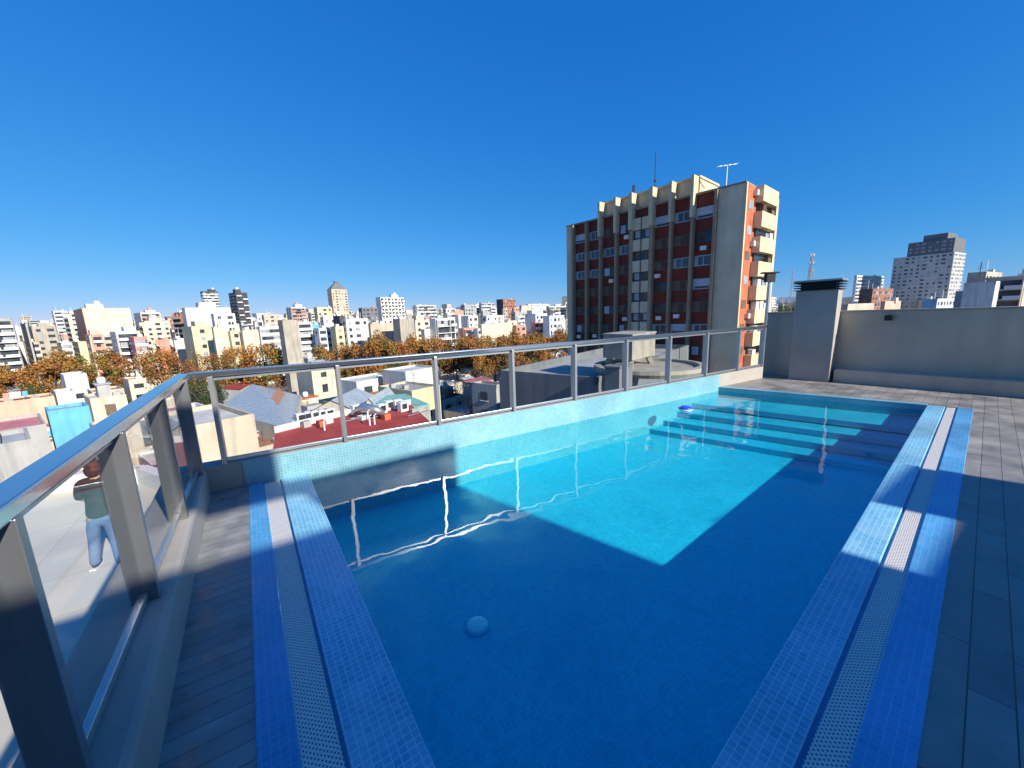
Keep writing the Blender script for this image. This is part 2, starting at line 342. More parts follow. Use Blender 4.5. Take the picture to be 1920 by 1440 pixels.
# ---- curb walls under the railings
RC=V2(-3.127,3.627); RCi=None
LD=azv(146.9) # left railing direction (towards camera)
curb=empty('parapet_curb',(RC.x,RC.y,0)); tag(curb,'low grey rendered curb carrying the glass railing round the pool corner','low wall')
ib=(V2(-3.27,3.93),LA)           # inner bottom edge of left curb
it=(V2(-1.93,1.77)+V2(-LA.y,LA.x)*0,LA)
inL=(V2(-2.13,2.32)+azv(235.7)*.035,LA); outL=(V2(-1.93,1.77)+azv(235.7)*.22,azv(145.9))
wo2=(WP-WN*(.22),WD); w1=(WP-WN*th,WD)
endc=V2(5.83,8.80)
mb=MB()
a=X(inL,w1); bq=X(outL,wo2); 
mb.prism([tuple(a),tuple(ixn(inL[0],inL[1],gn*1.6,azv(55.7))),tuple(ixn(outL[0],outL[1],gn*1.6,azv(55.7))),tuple(X(outL,w1))],-3.2,.26,ua=145.7)
mb.build('curb_left',m_curb,curb,bevel=.03)
mb=MB(); mb.prism([tuple(X(outL,w1)+V2(0,0)),tuple(w1[0]+WD*((endc.x-WP.x)/WD.x)),tuple(wo2[0]+WD*((endc.x-WP.x)/WD.x)),tuple(X(outL,wo2))],-3.2,.265,ua=59.7)
mb.build('curb_back',m_curb,curb,bevel=.008)
# curb beyond the pool, flush with the tile face
mb=MB(); s0=f1+WD*.0; s1=WP+WD*((endc.x-WP.x)/WD.x)
mb.prism([tuple(s0),tuple(s1),tuple(s1-WN*.0119),tuple(s0-WN*.0119)],-.3,.2649,ua=59.7); mb.build('curb_facing',m_cap,curb)
# sill the glass stands on
# ---- railings
def railpos(px0):
    return px0
m_rail_top=plain('brushed_rail',(.50,.52,.55),.16,.05,6,metal=.92,spec=.6)
BL=[V2(-2.95,3.73)+V2(.9975,.5785)*i for i in range(8)]+[V2(4.93,8.33)+V2(0,0)]
BL=[V2(-2.95,3.73)+V2(.985,.575)*i for i in range(9)]+[V2(5.80,8.84)]
LL=[V2(-3.0,3.43)+V2(.535,-.83)*i for i in range(7)]
ZR=1.18
def railing(name,P,corner,label,endp,frontN):
    r=empty(name,(P[0].x,P[0].y,.265)); tag(r,label,'railing','glass railings round the pool terrace')
    dirv=(P[1]-P[0]).normalized(); nn=V2(-dirv.y,dirv.x)
    t=MB(); t.bar((corner.x,corner.y,ZR),(endp.x,endp.y,ZR),.10,.052,side=(nn.x,nn.y,0)); t.build('handrail',m_rail_top,r,bevel=.008)
    for p in P:
        q=MB(); q.obox(p,dirv,nn,.02,.055,.262,ZR-.022); q.build('post',m_alu if P is BL else m_alu_shade,r,bevel=.003)
    pts=[corner+dirv*.04]+P if (P[0]-corner).length>.25 else P
    for i in range(len(pts)-1):
        a,b=pts[i],pts[i+1]
        g=MB(); m=(a+b)/2; g.obox(m,dirv,nn,(b-a).length/2-.03,.004,.315,ZR-.06); g.build('glass_panel',m_glass,r)
        f=MB(); f.bar((a.x+dirv.x*.022,a.y+dirv.y*.022,.30),(b.x-dirv.x*.022,b.y-dirv.y*.022,.30),.03,.035,side=(nn.x,nn.y,0)); f.build('bottom_channel',m_alu,r,bevel=.003)
        f=MB(); f.bar((a.x+dirv.x*.022,a.y+dirv.y*.022,ZR-.045),(b.x-dirv.x*.022,b.y-dirv.y*.022,ZR-.045),.03,.035,side=(nn.x,nn.y,0)); f.build('top_channel',m_alu,r)
    return r
railing('glass_railing',BL,RC,'long aluminium and glass railing on top of the tiled pool wall',V2(5.86,8.875),WN)
railing('glass_railing',LL,RC,'near left aluminium and glass railing beside the grey curb',LL[-1],None)

# ---- decks
fr_=(V2(6.78,8.05),azv(137))     # floor line of the far wall
mb=MB(); 
p_=[ixn(ro[0],ro[1],*farL) ]
IB=ixn(inL[0],inL[1],gn*2.2,azv(55.7))
deckR=[tuple(X(lo,ro)),tuple(X(lo,ro)+LA*2.5),(9,-6),(15,0),(10.2,6.2),(6.1,9.5),tuple(s1),tuple(f1),tuple(X(farL,ro))]
mb.face([(p[0],p[1],-.004) for p in deckR],uv=[(V2(*p).dot(CA),V2(*p).dot(azv(-39))) for p in deckR])
tag(mb.build('deck',m_deckR),kind='structure')
mb=MB(); dl=[tuple(X(lo,wq)),tuple(X(lo,ro)),tuple(X(lo,ro)+LA*2.5),tuple(X(lo,ro)+LA*2.5-CA*.9),tuple(X(inL,wq))]
ud=azv(57); vd=azv(147)
mb.face([(p[0],p[1],-.004) for p in dl],uv=[(V2(*p).dot(ud),V2(*p).dot(vd)) for p in dl]); tag(mb.build('deck',m_deckL),kind='structure')
# building mass under the roof terrace
mb=MB(); bm_=[tuple(X(outL,w1)+V2(.02,-.02)),tuple(s1-WN*.05),(10.3,6.4),(15,0),(9,-12),(-1,-9)]
mb.prism(bm_,G,-1.6); o=mb.build('building_block',m_curb); tag(o,'grey rendered building block carrying the rooftop pool','building')
# ---- far wall, ledge, chimney
fw=azv(139.5); fn=azv(229.5)
A0=V2(6.74,8.02); 
wall=empty('boundary_wall',(A0.x,A0.y,0)); tag(wall,'plain grey rendered wall closing the far side of the pool deck','wall')
ctx=V2(5.95,8.75)
nb=azv(49.5)
def fp(t,o=0): return A0+fw*t+nb*o
mb=MB(); mb.prism([tuple(fp(-1.35,.42)),tuple(fp(6.5,.42)),tuple(fp(6.5,.62)),tuple(fp(-1.35,.62))],-.3,1.46,ua=139.5)
mb.build('wall_body',m_farwall,wall,bevel=.006)
mb=MB(); mb.prism([tuple(fp(.05,.12)),tuple(fp(6.5,.12)),tuple(fp(6.5,.419)),tuple(fp(.05,.419))],-.3,.26,ua=139.5); mb.build('base_ledge',m_farwall,wall,bevel=.01)
mb=MB(); mb.prism([tuple(fp(-1.35,.40)),tuple(fp(6.5,.40)),tuple(fp(6.5,.64)),tuple(fp(-1.35,.64))],1.461,1.49,ua=139.5); mb.build('wall_coping',m_cap,wall)
ch=empty('chimney_shaft',(A0.x,A0.y,0)); tag(ch,'grey rendered ventilation shaft with louvred metal cap beside the railing end','chimney')
def hx(a,b,o0,o1,z0,z1,name,m,par,bev=.006):
    mb=MB(); mb.prism([tuple(fp(a,o0)),tuple(fp(b,o0)),tuple(fp(b,o1)),tuple(fp(a,o1))],z0,z1,ua=139.5); return mb.build(name,m,par,bevel=bev)
hx(-.72,0,0,.417,-.004,1.93,'shaft',m_curb,ch)
hx(-.66,-.06,.06,.38,1.93,2.10,'louvre_core',m_black,ch,0)
for i,z in enumerate((1.935,1.985,2.035,2.085)):
    k=.035+.008*i; hx(-.72-k,k,-k,.45+k,z,z+.018,'louvre_blade',m_alud if i<3 else m_alud,ch,0)
hx(-.77,.05,-.05,.50,2.112,2.15,'cap_plate',plain('cap_metal',(.35,.35,.36),.4,metal=.4),ch)
# wall lamp
lp=at(1667,596,1.35); t=((V2(lp.x,lp.y)-A0).dot(fw)); 
# intersect ray with wall face
r=ray(1667,596); tt=(fp(0,.42)-V2(0,0)).dot(nb)/(V2(r.x,r.y).dot(nb)); q=V2(r.x*tt,r.y*tt); zz=EYE+r.z*tt
wlm=empty('wall_lamp',(q.x,q.y,zz)); tag(wlm,'small black square lamp fixed near the top of the grey far wall','lamp')
mb=MB(); mb.obox(q-nb*.045,fw,nb,.06,.044,zz-.05,zz+.05); mb.build('lamp_body',m_black,wlm,bevel=.008)
mb=MB(); mb.obox(q-nb*.047,fw,nb,.045,.043,zz-.058,zz-.0505); mb.build('lamp_lens',plain('lens',(.4,.4,.38),.2),wlm)

# ---- unseen building behind the camera, blocks shaped to cast the shade on the pool
def vw(v,w_):   # v across the sun, w towards the wall -> x,y
    det=.656*.839+.755*.545
    return V2((v*.839-w_*.755)/det,(.656*w_+.545*v)/det)
def caster(v0,v1,reach,name,par,W=-6.2,z0=-1.5,low=None,deep=2.6):
    k=TE/.961
    h=(reach-W)*k; zb=z0 if low is None else (low-W)*k
    a=vw(v0,W);b=vw(v1,W); e=V2(S2.x,S2.y)*deep
    mb=MB(); mb.prism([tuple(a),tuple(b),tuple(b+e),tuple(a+e)],zb,h); return mb.build(name,m_curb,par)
sb=empty('unseen_shade_building',(4,-6,0)); tag(sb,'unseen grey building behind the viewer, its blocks shaped to shade the pool','building')
caster(-.87,1.28,3.23,'shade_block_left',sb)
caster(1.28,3.2,4.5,'shade_block_tall',sb)
caster(3.2,4.2,.41,'shade_block_low',sb)
caster(4.2,5.42,.90,'shade_block_right',sb)
caster(.35,1.28,6.2,'water_tank',sb,low=4.27,deep=.2)  # added hanging slab, no real tank, shaped for the left shade strip
nbp=[tuple(vw(v_,w_)) for v_,w_ in ((-12,-5),(-1.5,-5),(-1.5,-14),(-12,-14))]
mb=MB(); mb.prism(nbp,G,16); tag(mb.build('sky_blocker',m_curb),'added tall grey block behind the viewer that cuts down sky light','building')  # unseen block added to reduce sky light on the deck
# ---- lower terrace to the left
T=-2.15
mb=MB(); oz=azv(-123); base=V2(-1.93,1.77)
tp=[X(outL,wo2)+azv(-34)*1.0, ixn(outL[0],outL[1],gn*3,azv(55.7))]
tq=[tuple(X(outL,wo2)+V2(.03,-.02)),tuple(tp[1]),tuple(tp[1]+oz*16),tuple(X(outL,wo2)+azv(-57)*9.5)]
tq=[(-3.2,3.6),(-.2,-1.0),(-14,-6),(-16,7.5),(-9.3,9.1),(-6.2,7.5)]
mb.prism(tq,G,T,ua=-34); low=mb.build('lower_terrace',m_terr); tag(low,kind='structure')
tw=empty('terrace_parapet',(-8,8,T)); tag(tw,'low cream parapet edging the sunlit terrace below the left railing','low wall')
pts=[(-3.35,3.85),(-6.2,7.5),(-9.3,9.1),(-16,7.5)]
for a,b in zip(pts[1:-1],pts[2:]):
    mb=MB(); mb.bar((a[0],a[1],T+.2),(b[0],b[1],T+.2),.25,.4); mb.build('parapet_segment',m_white,tw)

# ---------------------------------------------------------------- floating dispenser, person
fl=at(1285,768,ZW)
fd=empty('chlorine_float',(fl.x,fl.y,ZW)); tag(fd,'round blue and white chlorine dispenser floating near the pool steps','pool float')
def lathe(c,prof,n=24):
    mb=MB(); P=[[(c[0]+r*math.cos(6.28318*k/n),c[1]+r*math.sin(6.28318*k/n),c[2]+z) for k in range(n)] for r,z in prof]
    for i in range(len(P)-1):
        for k in range(n): mb.face([P[i][k],P[i][(k+1)%n],P[i+1][(k+1)%n],P[i+1][k]])
    mb.face(P[0][::-1]); mb.face(P[-1]); return mb
m_bluep=plain('blue_plastic',(.02,.08,.62),.3,.05,spec=.6)
m_whp=plain('white_plastic',(.75,.77,.78),.35,.04)
lathe((fl.x,fl.y,ZW),[(.05,-.06),(.085,-.02),(.115,.004),(.118,.022)]).build('float_ring',m_whp,fd,smooth=True)
lathe((fl.x,fl.y,ZW),[(.118,.023),(.108,.045),(.075,.062),(.03,.07),(.005,.071)]).build('lid',m_bluep,fd,smooth=True)

def skin(name,joints,edges,m,parent,sub=2,root=0):
    me=D.meshes.new(name); me.from_pydata([j[0] for j in joints],edges,[]); o=link(D.objects.new(name,me)); me.materials.append(m)
    md=o.modifiers.new('skin','SKIN'); md.use_smooth_shade=True
    if not me.skin_vertices: 
        pass
    sv=me.skin_vertices[0].data
    for i,j in enumerate(joints):
        r=j[1] if isinstance(j[1],tuple) else (j[1],j[1]); sv[i].radius=r; sv[i].use_root=(i==root)
    ss=o.modifiers.new('sub','SUBSURF'); ss.levels=sub; ss.render_levels=sub
    if parent: o.parent=parent
    return o
pf=at(205,1060,T)
per=empty('person',(pf.x,pf.y,T)); per.rotation_euler=(0,R(3),R(20)); tag(per,'person in black shirt, jeans and dark cap standing on the terrace below the left railing','person')
m_skin=plain('skin_tone',(.42,.25,.17),.55,.06); m_shirt=plain('black_shirt',(.022,.024,.028),.9,.2,6,bump=.4,bscale=14)
m_jean=plain('blue_denim',(.10,.17,.30),.85,.25,5,bump=.5,bscale=16); m_cap=m_cap; m_capk=plain('dark_cap',(.02,.02,.022),.8)
m_shoe=plain('dark_shoe',(.03,.03,.035),.6); m_sole=plain('white_sole',(.7,.7,.68),.5)
# local frame: x right, y facing direction, z up
J=[((0,0,.93),(.155,.11)),((0,.01,1.10),(.135,.10)),((0,.02,1.30),(.165,.115)),((0,.015,1.43),(.12,.09)),((0,.02,1.50),(.055,.055)),((0,.03,1.57),(.07,.085)),((0,.035,1.66),(.078,.095)),((0,.03,1.73),(.05,.06)),
   ((-.19,.01,1.42),.052),((-.24,.06,1.17),.043),((-.20,.26,1.05),.033),((-.19,.31,1.05),.028),
   ((.19,.01,1.42),.052),((.27,.03,1.17),.043),((.26,.20,1.02),.033),((.255,.25,1.015),.028),
   ((-.09,0,.86),.09),((-.13,.02,.48),.058),((-.15,-.02,.09),.04),((.09,0,.86),.09),((.12,.02,.48),.058),((.15,-.02,.09),.04)]
Ed=[(0,1),(1,2),(2,3),(3,4),(4,5),(5,6),(6,7),(3,8),(8,9),(9,10),(10,11),(3,12),(12,13),(13,14),(14,15),(0,16),(16,17),(17,18),(0,19),(19,20),(20,21)]
skin('body',J,Ed,m_skin,per)
for sx,hi,wr in ((-1,(-.19,.31,1.05),None),(1,(.255,.25,1.015),None)):
    for q in range(4):
        b=Vector(hi)+Vector(((q-1.5)*.018,.035,.0)); ln=(.062,.07,.066,.052)[q]
        skin('finger',[(b,.0085),(b+Vector((0,ln*.5,-.012)),.008),(b+Vector((0,ln*.75,-.035)),.007)],[(0,1),(1,2)],m_skin,per,1)
    b=Vector(hi)+Vector((-sx*.032,.0,0)); skin('thumb',[(b,.011),(b+Vector((-sx*.018,.03,-.01)),.0095),(b+Vector((-sx*.02,.05,-.02)),.008)],[(0,1),(1,2)],m_skin,per,1)
skin('shirt',[((0,0,.82),(.20,.15)),((0,.0,1.0),(.175,.13)),((0,.01,1.15),(.165,.125)),((0,.02,1.32),(.195,.135)),((0,.015,1.45),(.13,.10)),((-.2,.01,1.43),.072),((-.245,.04,1.22),.062),((-.245,.07,1.15),.06),((.2,.01,1.43),.072),((.27,.025,1.22),.062),((.275,.05,1.15),.06)],
   [(0,1),(1,2),(2,3),(3,4),(4,5),(5,6),(6,7),(4,8),(8,9),(9,10)],m_shirt,per)
skin('collar',[((0,.01,1.47),(.085,.08)),((0,.015,1.51),(.07,.07))],[(0,1)],m_shirt,per)
skin('jeans',[((0,0,.95),(.165,.125)),((0,0,.88),(.17,.13)),((-.10,0,.80),(.105,.11)),((-.135,.02,.48),.082),((-.155,-.015,.12),.07),((-.155,-.01,.06),.072),((.10,0,.80),(.105,.11)),((.125,.02,.48),.082),((.155,-.015,.12),.07),((.155,-.01,.06),.072)],
   [(0,1),(1,2),(2,3),(3,4),(4,5),(1,6),(6,7),(7,8),(8,9)],m_jean,per)
for sx in (-1,1):
    x=sx*.155; skin('shoe',[((x,-.07,.05),.04),((x,.0,.055),.048),((x+sx*.02,.10,.045),.044),((x+sx*.035,.18,.035),.032)],[(0,1),(1,2),(2,3)],m_shoe,per)
    mb=MB(); mb.prism([(x-.042,-.11),(x+.042,-.11),(x+.05+sx*.02,.1),(x+.035+sx*.035,.215),(x-.03+sx*.035,.215),(x-.045+sx*.02,.1)],.0,.022); o=mb.build('sole',m_sole,None,bevel=.006); o.parent=per
skin('cap',[((0,.02,1.66),(.12,.135)),((0,.02,1.76),(.135,.15)),((0,.02,1.83),(.10,.11))],[(0,1),(1,2)],m_capk,per)
skin('hair',[((0,-.035,1.72),(.11,.10)),((0,-.045,1.62),(.10,.075)),((0,-.035,1.53),(.075,.055))],[(0,1),(1,2)],m_capk,per)
skin('cap_brim',[((0,.09,1.715),(.07,.012)),((0,.17,1.70),(.06,.01))],[(0,1)],m_capk,per,1)
skin('ear',[((-.083,.03,1.645),.012),((-.088,.03,1.67),.012)],[(0,1)],m_skin,per,1); skin('ear',[((.083,.03,1.645),.012),((.088,.03,1.67),.012)],[(0,1)],m_skin,per,1)
skin('nose',[((0,.125,1.655),.012),((0,.145,1.635),.013)],[(0,1)],m_skin,per,1)

# ---------------------------------------------------------------- city
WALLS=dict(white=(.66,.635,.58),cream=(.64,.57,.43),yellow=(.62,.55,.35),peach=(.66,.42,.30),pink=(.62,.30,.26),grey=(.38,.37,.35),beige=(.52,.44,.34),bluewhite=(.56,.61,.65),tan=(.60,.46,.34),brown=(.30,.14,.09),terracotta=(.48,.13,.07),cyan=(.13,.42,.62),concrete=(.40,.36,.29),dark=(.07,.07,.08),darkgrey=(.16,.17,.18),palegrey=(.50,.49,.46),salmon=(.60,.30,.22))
MW={k:plain('wall_'+k,v,.8,.16,.25,stain=.5 if k not in('dark',) else 0) for k,v in WALLS.items()}
ROOFS=dict(grey=(.34,.33,.32),red=(.36,.055,.045),tile=(.42,.15,.07),light=(.55,.53,.49),dark=(.12,.12,.125),pink=(.55,.20,.20),zinc=(.36,.40,.43),rust=(.34,.16,.10),membrane=(.62,.61,.58),green=(.20,.42,.36))
MR={k:plain('roof_'+k,v,.8,.2,.5,stain=.2) for k,v in ROOFS.items()}
m_win=plain('window_glass',(.045,.055,.07),.15,.6,.35,spec=.6)
m_winl=plain('light_window',(.32,.34,.36),.35,.25,.5)
m_trim=plain('balcony_trim',(.70,.68,.63),.75,.08,.5)
m_leafless=plain('bare_branch',(.16,.13,.10),.9,.2)
THINGS=[]   # (object, pixel x, description, category, group)
def solve(c3,dirv,px,tmax=70.):
    f=lambda t: proj((c3.x+dirv.x*t,c3.y+dirv.y*t,c3.z))[0]-px
    a,b=0.,tmax
    if f(0)*f(tmax)>0: return tmax
    for _ in range(40):
        m=(a+b)/2
        if f(a)*f(m)<=0: b=m
        else: a=m
    return (a+b)/2
def facade(mb,p,d,n,L,z0,z1,st,rg,maxf=14,h=2.9):
    "openings and balconies of one face; material slots 0 wall,1 glass,2 trim,3 light window"
    if L<3 or st=='blank': return
    z1-=.7; k=0; nb=max(1,int(L/3.3)); bw=L/nb
    def q(a,b,za,zb,o,mi):
        P0=p+d*a+n*o; P1=p+d*b+n*o
        mb.face([(P0.x,P0.y,za),(P1.x,P1.y,za),(P1.x,P1.y,zb),(P0.x,P0.y,zb)],mi)
    def bx(a,b,za,zb,o,mi):
        c=[p+d*a,p+d*b,p+d*b+n*o,p+d*a+n*o]; mb.prism([tuple(x) for x in c],za,zb,mi=mi)
    while z1-h>z0 and k<maxf:
        zb=z1-h
        if st=='win':
            for i in range(nb):
                if rg.random()<.12: continue
                c=(i+.5)*bw; ww=min(.9,bw*.3)*(1.25 if i%3==1 else .8); q(c-ww,c+ww,zb+.9,zb+2.3,.04,1 if rg.random()<.75 else 3); bx(c-ww-.1,c+ww+.1,zb+.78,zb+.9,.14,2)
        elif st=='band':
            q(.4,L-.4,zb+1.0,zb+2.4,.04,1); bx(.2,L-.2,zb-.1,zb+.95,.35,2)
            for i in range(nb):
                if rg.random()<.35: q(i*bw+.3,i*bw+bw*.8,zb+1.05,zb+2.35,.07,3)
        elif st=='balc':
            q(.6,L-.6,zb+.1,zb+2.5,.03,1); bx(.3,L-.3,zb-.15,zb+.05,1.3,2)
            for i in range(nb):
                if rg.random()<.85:
                    a=p+d*(i*bw+.35)+n*1.2; b=p+d*(i*bw+bw-.35)+n*1.2
                    mb.prism([tuple(a),tuple(b),tuple(b+n*.1),tuple(a+n*.1)],zb+.05,zb+1.0,mi=2)
                if rg.random()<.3: q(i*bw+.8,i*bw+bw-.8,zb+.1,zb+2.4,.06,3)
            for i in range(nb+1):
                if i%2==0: bx(max(.3,i*bw-.12),min(L-.3,i*bw+.12),zb,z1,1.1,0)
        elif st=='check':
            for i in range(nb):
                c=(i+.5)*bw
                if (i+k)%2==0: bx(c-bw*.42,c+bw*.42,zb-.1,zb+1.0,1.2,2); q(c-bw*.38,c+bw*.38,zb+1.0,zb+2.5,.04,1)
                else: q(c-bw*.2,c+bw*.2,zb+1,zb+2.3,.04,1)
        z1-=h; k+=1
def roofstuff(mb,c,LU,LV,z,rg,scale=1,AU=AU,AV=AV):
    mid=c+AU*LU*rg.uniform(.3,.7)-AV*0+(-AV)*LV*rg.uniform(.3,.7)
    if LU>6 and LV>6 and rg.random()<.85:
        a=min(LU*.25,3.2*scale); b=min(LV*.25,2.6*scale); hh=rg.uniform(2.2,3.6)*scale
        mb.obox(mid,AU,AV,a,b,z+.02,z+hh,0,2)
        if rg.random()<.6:
            m2=mid+AU*rg.uniform(-.4,.4)*a; mb.obox(m2,AU,AV,1.0*scale,1.0*scale,z+hh,z+hh+1.6*scale,2)
    for _ in range(rg.randint(0,2)):
        q=c+AU*LU*rg.uniform(.15,.85)-AV*LV*rg.uniform(.15,.85); mb.bar((q.x,q.y,z),(q.x,q.y,z+rg.uniform(2,5)),.12,.12,2)
    q=c+AU*LU*rg.uniform(.15,.85)-AV*LV*rg.uniform(.15,.85); mb.obox(q,AU,AV,.7,.7,z+.02,z+1.5,2)
def tower(l,c,r,y,Dd,wall='white',lit='win',shade='win',desc='apartment block',roof='grey',name='apartment_building',depthV=None,maxf=14,zb=None,seed=0,trim=None,cat='building',shadewall=None,rs=True,lenU=None,label=None,rot=0):
    AU,AV=azv(37+rot),azv(127+rot)
    rg=random.Random(int(l*13+c*7+y+seed)); P=dep(c,y,Dd); zt=P.z; c2=V2(P.x,P.y)
    LU=lenU or (solve(P,AU,r) if r>c else 8.); LV=solve(P,-AV,l,45) if l<c else 10.
    if depthV: LV=depthV
    if LU<.5: LU=6
    z0=G if zb is None else zb
    mb=MB(); a,b,cc,d=c2,c2+AU*LU,c2+AU*LU-AV*LV,c2-AV*LV
    mb.prism([tuple(a),tuple(b),tuple(cc),tuple(d)],z0,zt-.55,mi=0,mtop=4)
    for u,v,off in ((a,b,-AV),(a,d,AU),(b,cc,-AU),(d,cc,AV)):     # roof parapet
        e=(v-u).normalized(); mb.prism([tuple(u),tuple(v),tuple(v+off*.22),tuple(u+off*.22)],zt-.548,zt,mi=0)
    zl=max(z0,zt-maxf*2.9)
    facade(mb,a,AU,AV,LU,zl,zt,lit,rg,maxf); facade(mb,a,-AV,-AU,LV,zl,zt,shade,rg,maxf)
    if rs: roofstuff(mb,c2,LU,LV,zt-.55,rg,1,AU,AV)
    ms=[MW[wall],m_win,MW[trim] if trim else m_trim,m_winl,MR[roof]]
    o=mb.build(name,ms)
    if label: tag(o,label,cat,None)
    else: THINGS.append((o,(l+r)/2,desc,cat,None,Dd))
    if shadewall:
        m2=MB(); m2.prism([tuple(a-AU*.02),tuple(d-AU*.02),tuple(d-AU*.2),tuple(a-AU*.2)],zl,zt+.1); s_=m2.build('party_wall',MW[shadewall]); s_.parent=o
    return o,c2,LU,LV,zt
tw_=tower
# hand placed middle ground (pixel columns of left edge, corner, right edge, roof line; distance in metres)
tw_(-60,-45,22,598,150,'grey','balc','win','grey apartment block with shaded balconies',maxf=9)
tw_(22,46,50,604,165,'grey','blank','blank','bare grey windowless party wall block',roof='grey')
tw_(50,58,104,612,185,'concrete','win','blank','worn grey and pink block',seed=3)
tw_(96,99,126,583,300,'white','band','win','small white tower with banded windows')
tw_(122,130,150,586,235,'cream','balc','balc','slim cream tower with stacked balconies',roof='red')
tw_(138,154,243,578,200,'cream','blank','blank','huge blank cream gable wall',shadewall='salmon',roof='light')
tw_(160,166,212,628,172,'beige','win','win','low beige block with rooftop sheds',seed=1)
tw_(205,216,262,622,158,'white','balc','win','white block of pale balconies',seed=2)
tw_(240,250,276,632,150,'pink','band','win','pink and white banded block')
tw_(250,262,300,586,260,'white','balc','win','stepped white tower with red balcony bands',trim='salmon')
tw_(262,270,318,602,230,'cream','win','balc','cream block with steep side wall')
tw_(300,308,330,600,300,'brown','win','blank','narrow brown brick block',seed=4)
tw_(326,341,346,585,220,'brown','blank','balc','thin brown tower edge beside the pale blue block')
tw_(340,346,432,577,205,'bluewhite','blank','blank','large pale blue white blank block',roof='membrane')
tw_(366,372,404,567,215,'bluewhite','win','blank','pale blue rooftop stack')
tw_(375,379,408,546,420,'dark','band','band','dark topped tower with two pale bands')
tw_(395,400,440,588,190,'white','win','win','white block full of small windows',seed=9)
tw_(428,441,463,548,360,'dark','check','win','tall dark tower with white balcony rows',trim='white',maxf=20)
tw_(340,358,396,612,148,'yellow','win','blank','pale yellow block with roof step')
tw_(396,399,428,613,144,'cream','blank','win','plain cream gable block',seed=5)
tw_(428,431,452,620,146,'yellow','win','win','low yellow block with few windows',seed=7)
tw_(450,454,484,619,146,'cream','blank','win','pale cream boxy block',seed=8)
tw_(480,486,530,613,160,'white','band','win','white block with long banded balconies')
tw_(490,494,525,590,300,'beige','win','win','beige tower behind the banded block')
tw_(525,529,558,600,112,'concrete','blank','blank','tall narrow raw concrete party wall slab',depthV=3,rs=False)
tw_(536,545,572,576,330,'white','balc','win','white tower with red brick balconies',trim='salmon')
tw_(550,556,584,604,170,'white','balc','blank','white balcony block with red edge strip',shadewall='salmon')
tw_(582,584,598,608,200,'cyan','blank','blank','slim pale blue glazed block')
tw_(588,594,622,576,280,'yellow','win','win','pale yellow stepped tower')
tw_(600,606,632,595,190,'white','win','win','slim white residential block',seed=12)
tw_(624,636,646,592,180,'dark','balc','blank','narrow dark shaded block',maxf=9)
o,c2,LU,LV,zt=tw_(613,621,650,542,430,'tan','win','blank','tall tan tower with dark hipped roof',maxf=30,rs=False)
mb=MB(); ap=c2+AU*LU/2-AV*LV/2
base=[c2,c2+AU*LU,c2+AU*LU-AV*LV,c2-AV*LV]
for i in range(4):
    a=base[i];b=base[(i+1)%4]; mb.face([(a.x,a.y,zt+.05),(b.x,b.y,zt+.05),(ap.x+(b.x-ap.x)*.25,ap.y+(b.y-ap.y)*.25,zt+7),(ap.x+(a.x-ap.x)*.25,ap.y+(a.y-ap.y)*.25,zt+7)])
mb.prism([tuple(ap+(p-ap)*.25) for p in base],zt+6.9,zt+9); r_=mb.build('hipped_roof',MW['darkgrey']); r_.parent=o
tw_(640,648,690,598,175,'white','win','win','white block with irregular windows',seed=13)
tw_(672,678,708,577,300,'darkgrey','win','win','dark red brick block',trim='salmon')
tw_(690,694,745,607,165,'beige','blank','blank','weathered beige gable end')
tw_(704,713,757,557,330,'white','check','blank','broad white tower with chequered balconies',maxf=16)
tw_(736,749,776,598,160,'concrete','blank','blank','raw concrete gable block',seed=14)
tw_(773,780,817,572,340,'white','balc','win','cream and white stepped tower',seed=15)
tw_(760,778,806,600,190,'cream','win','blank','cream stepped block beside the balcony block')
tw_(805,816,853,597,168,'white','balc','blank','white balcony block above the orange trees',seed=16)
tw_(846,852,869,582,260,'salmon','blank','win','salmon pink slim tower')
tw_(830,836,852,578,290,'white','win','win','small white tower',seed=17)
tw_(864,871,893,571,330,'grey','win','win','grey and white tower',seed=18)
tw_(864,878,896,592,200,'white','win','blank','white block with one round dark window',seed=19)
tw_(888,892,912,570,400,'white','win','win','distant white pair tower',seed=20)
tw_(898,902,928,568,390,'grey','band','win','pale grey banded tower',seed=21)
tw_(896,903,960,608,180,'cream','blank','win','long low cream wall block')
tw_(903,912,945,592,230,'white','win','win','white block with tall side wall',seed=22)
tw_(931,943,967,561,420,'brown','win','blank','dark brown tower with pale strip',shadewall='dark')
tw_(958,966,990,585,260,'grey','win','win','grey stepped block',seed=23)
tw_(984,1004,1026,588,200,'bluewhite','win','blank','bluish block with shaded blank side',seed=24)
tw_(1018,1030,1058,592,180,'bluewhite','win','blank','pale bluish block beside the brick tower',seed=25)
tw_(985,992,1030,570,420,'white','win','win','white hillside block',seed=26)
tw_(1024,1030,1080,574,380,'white','band','win','far white block touching the brick tower',seed=27)
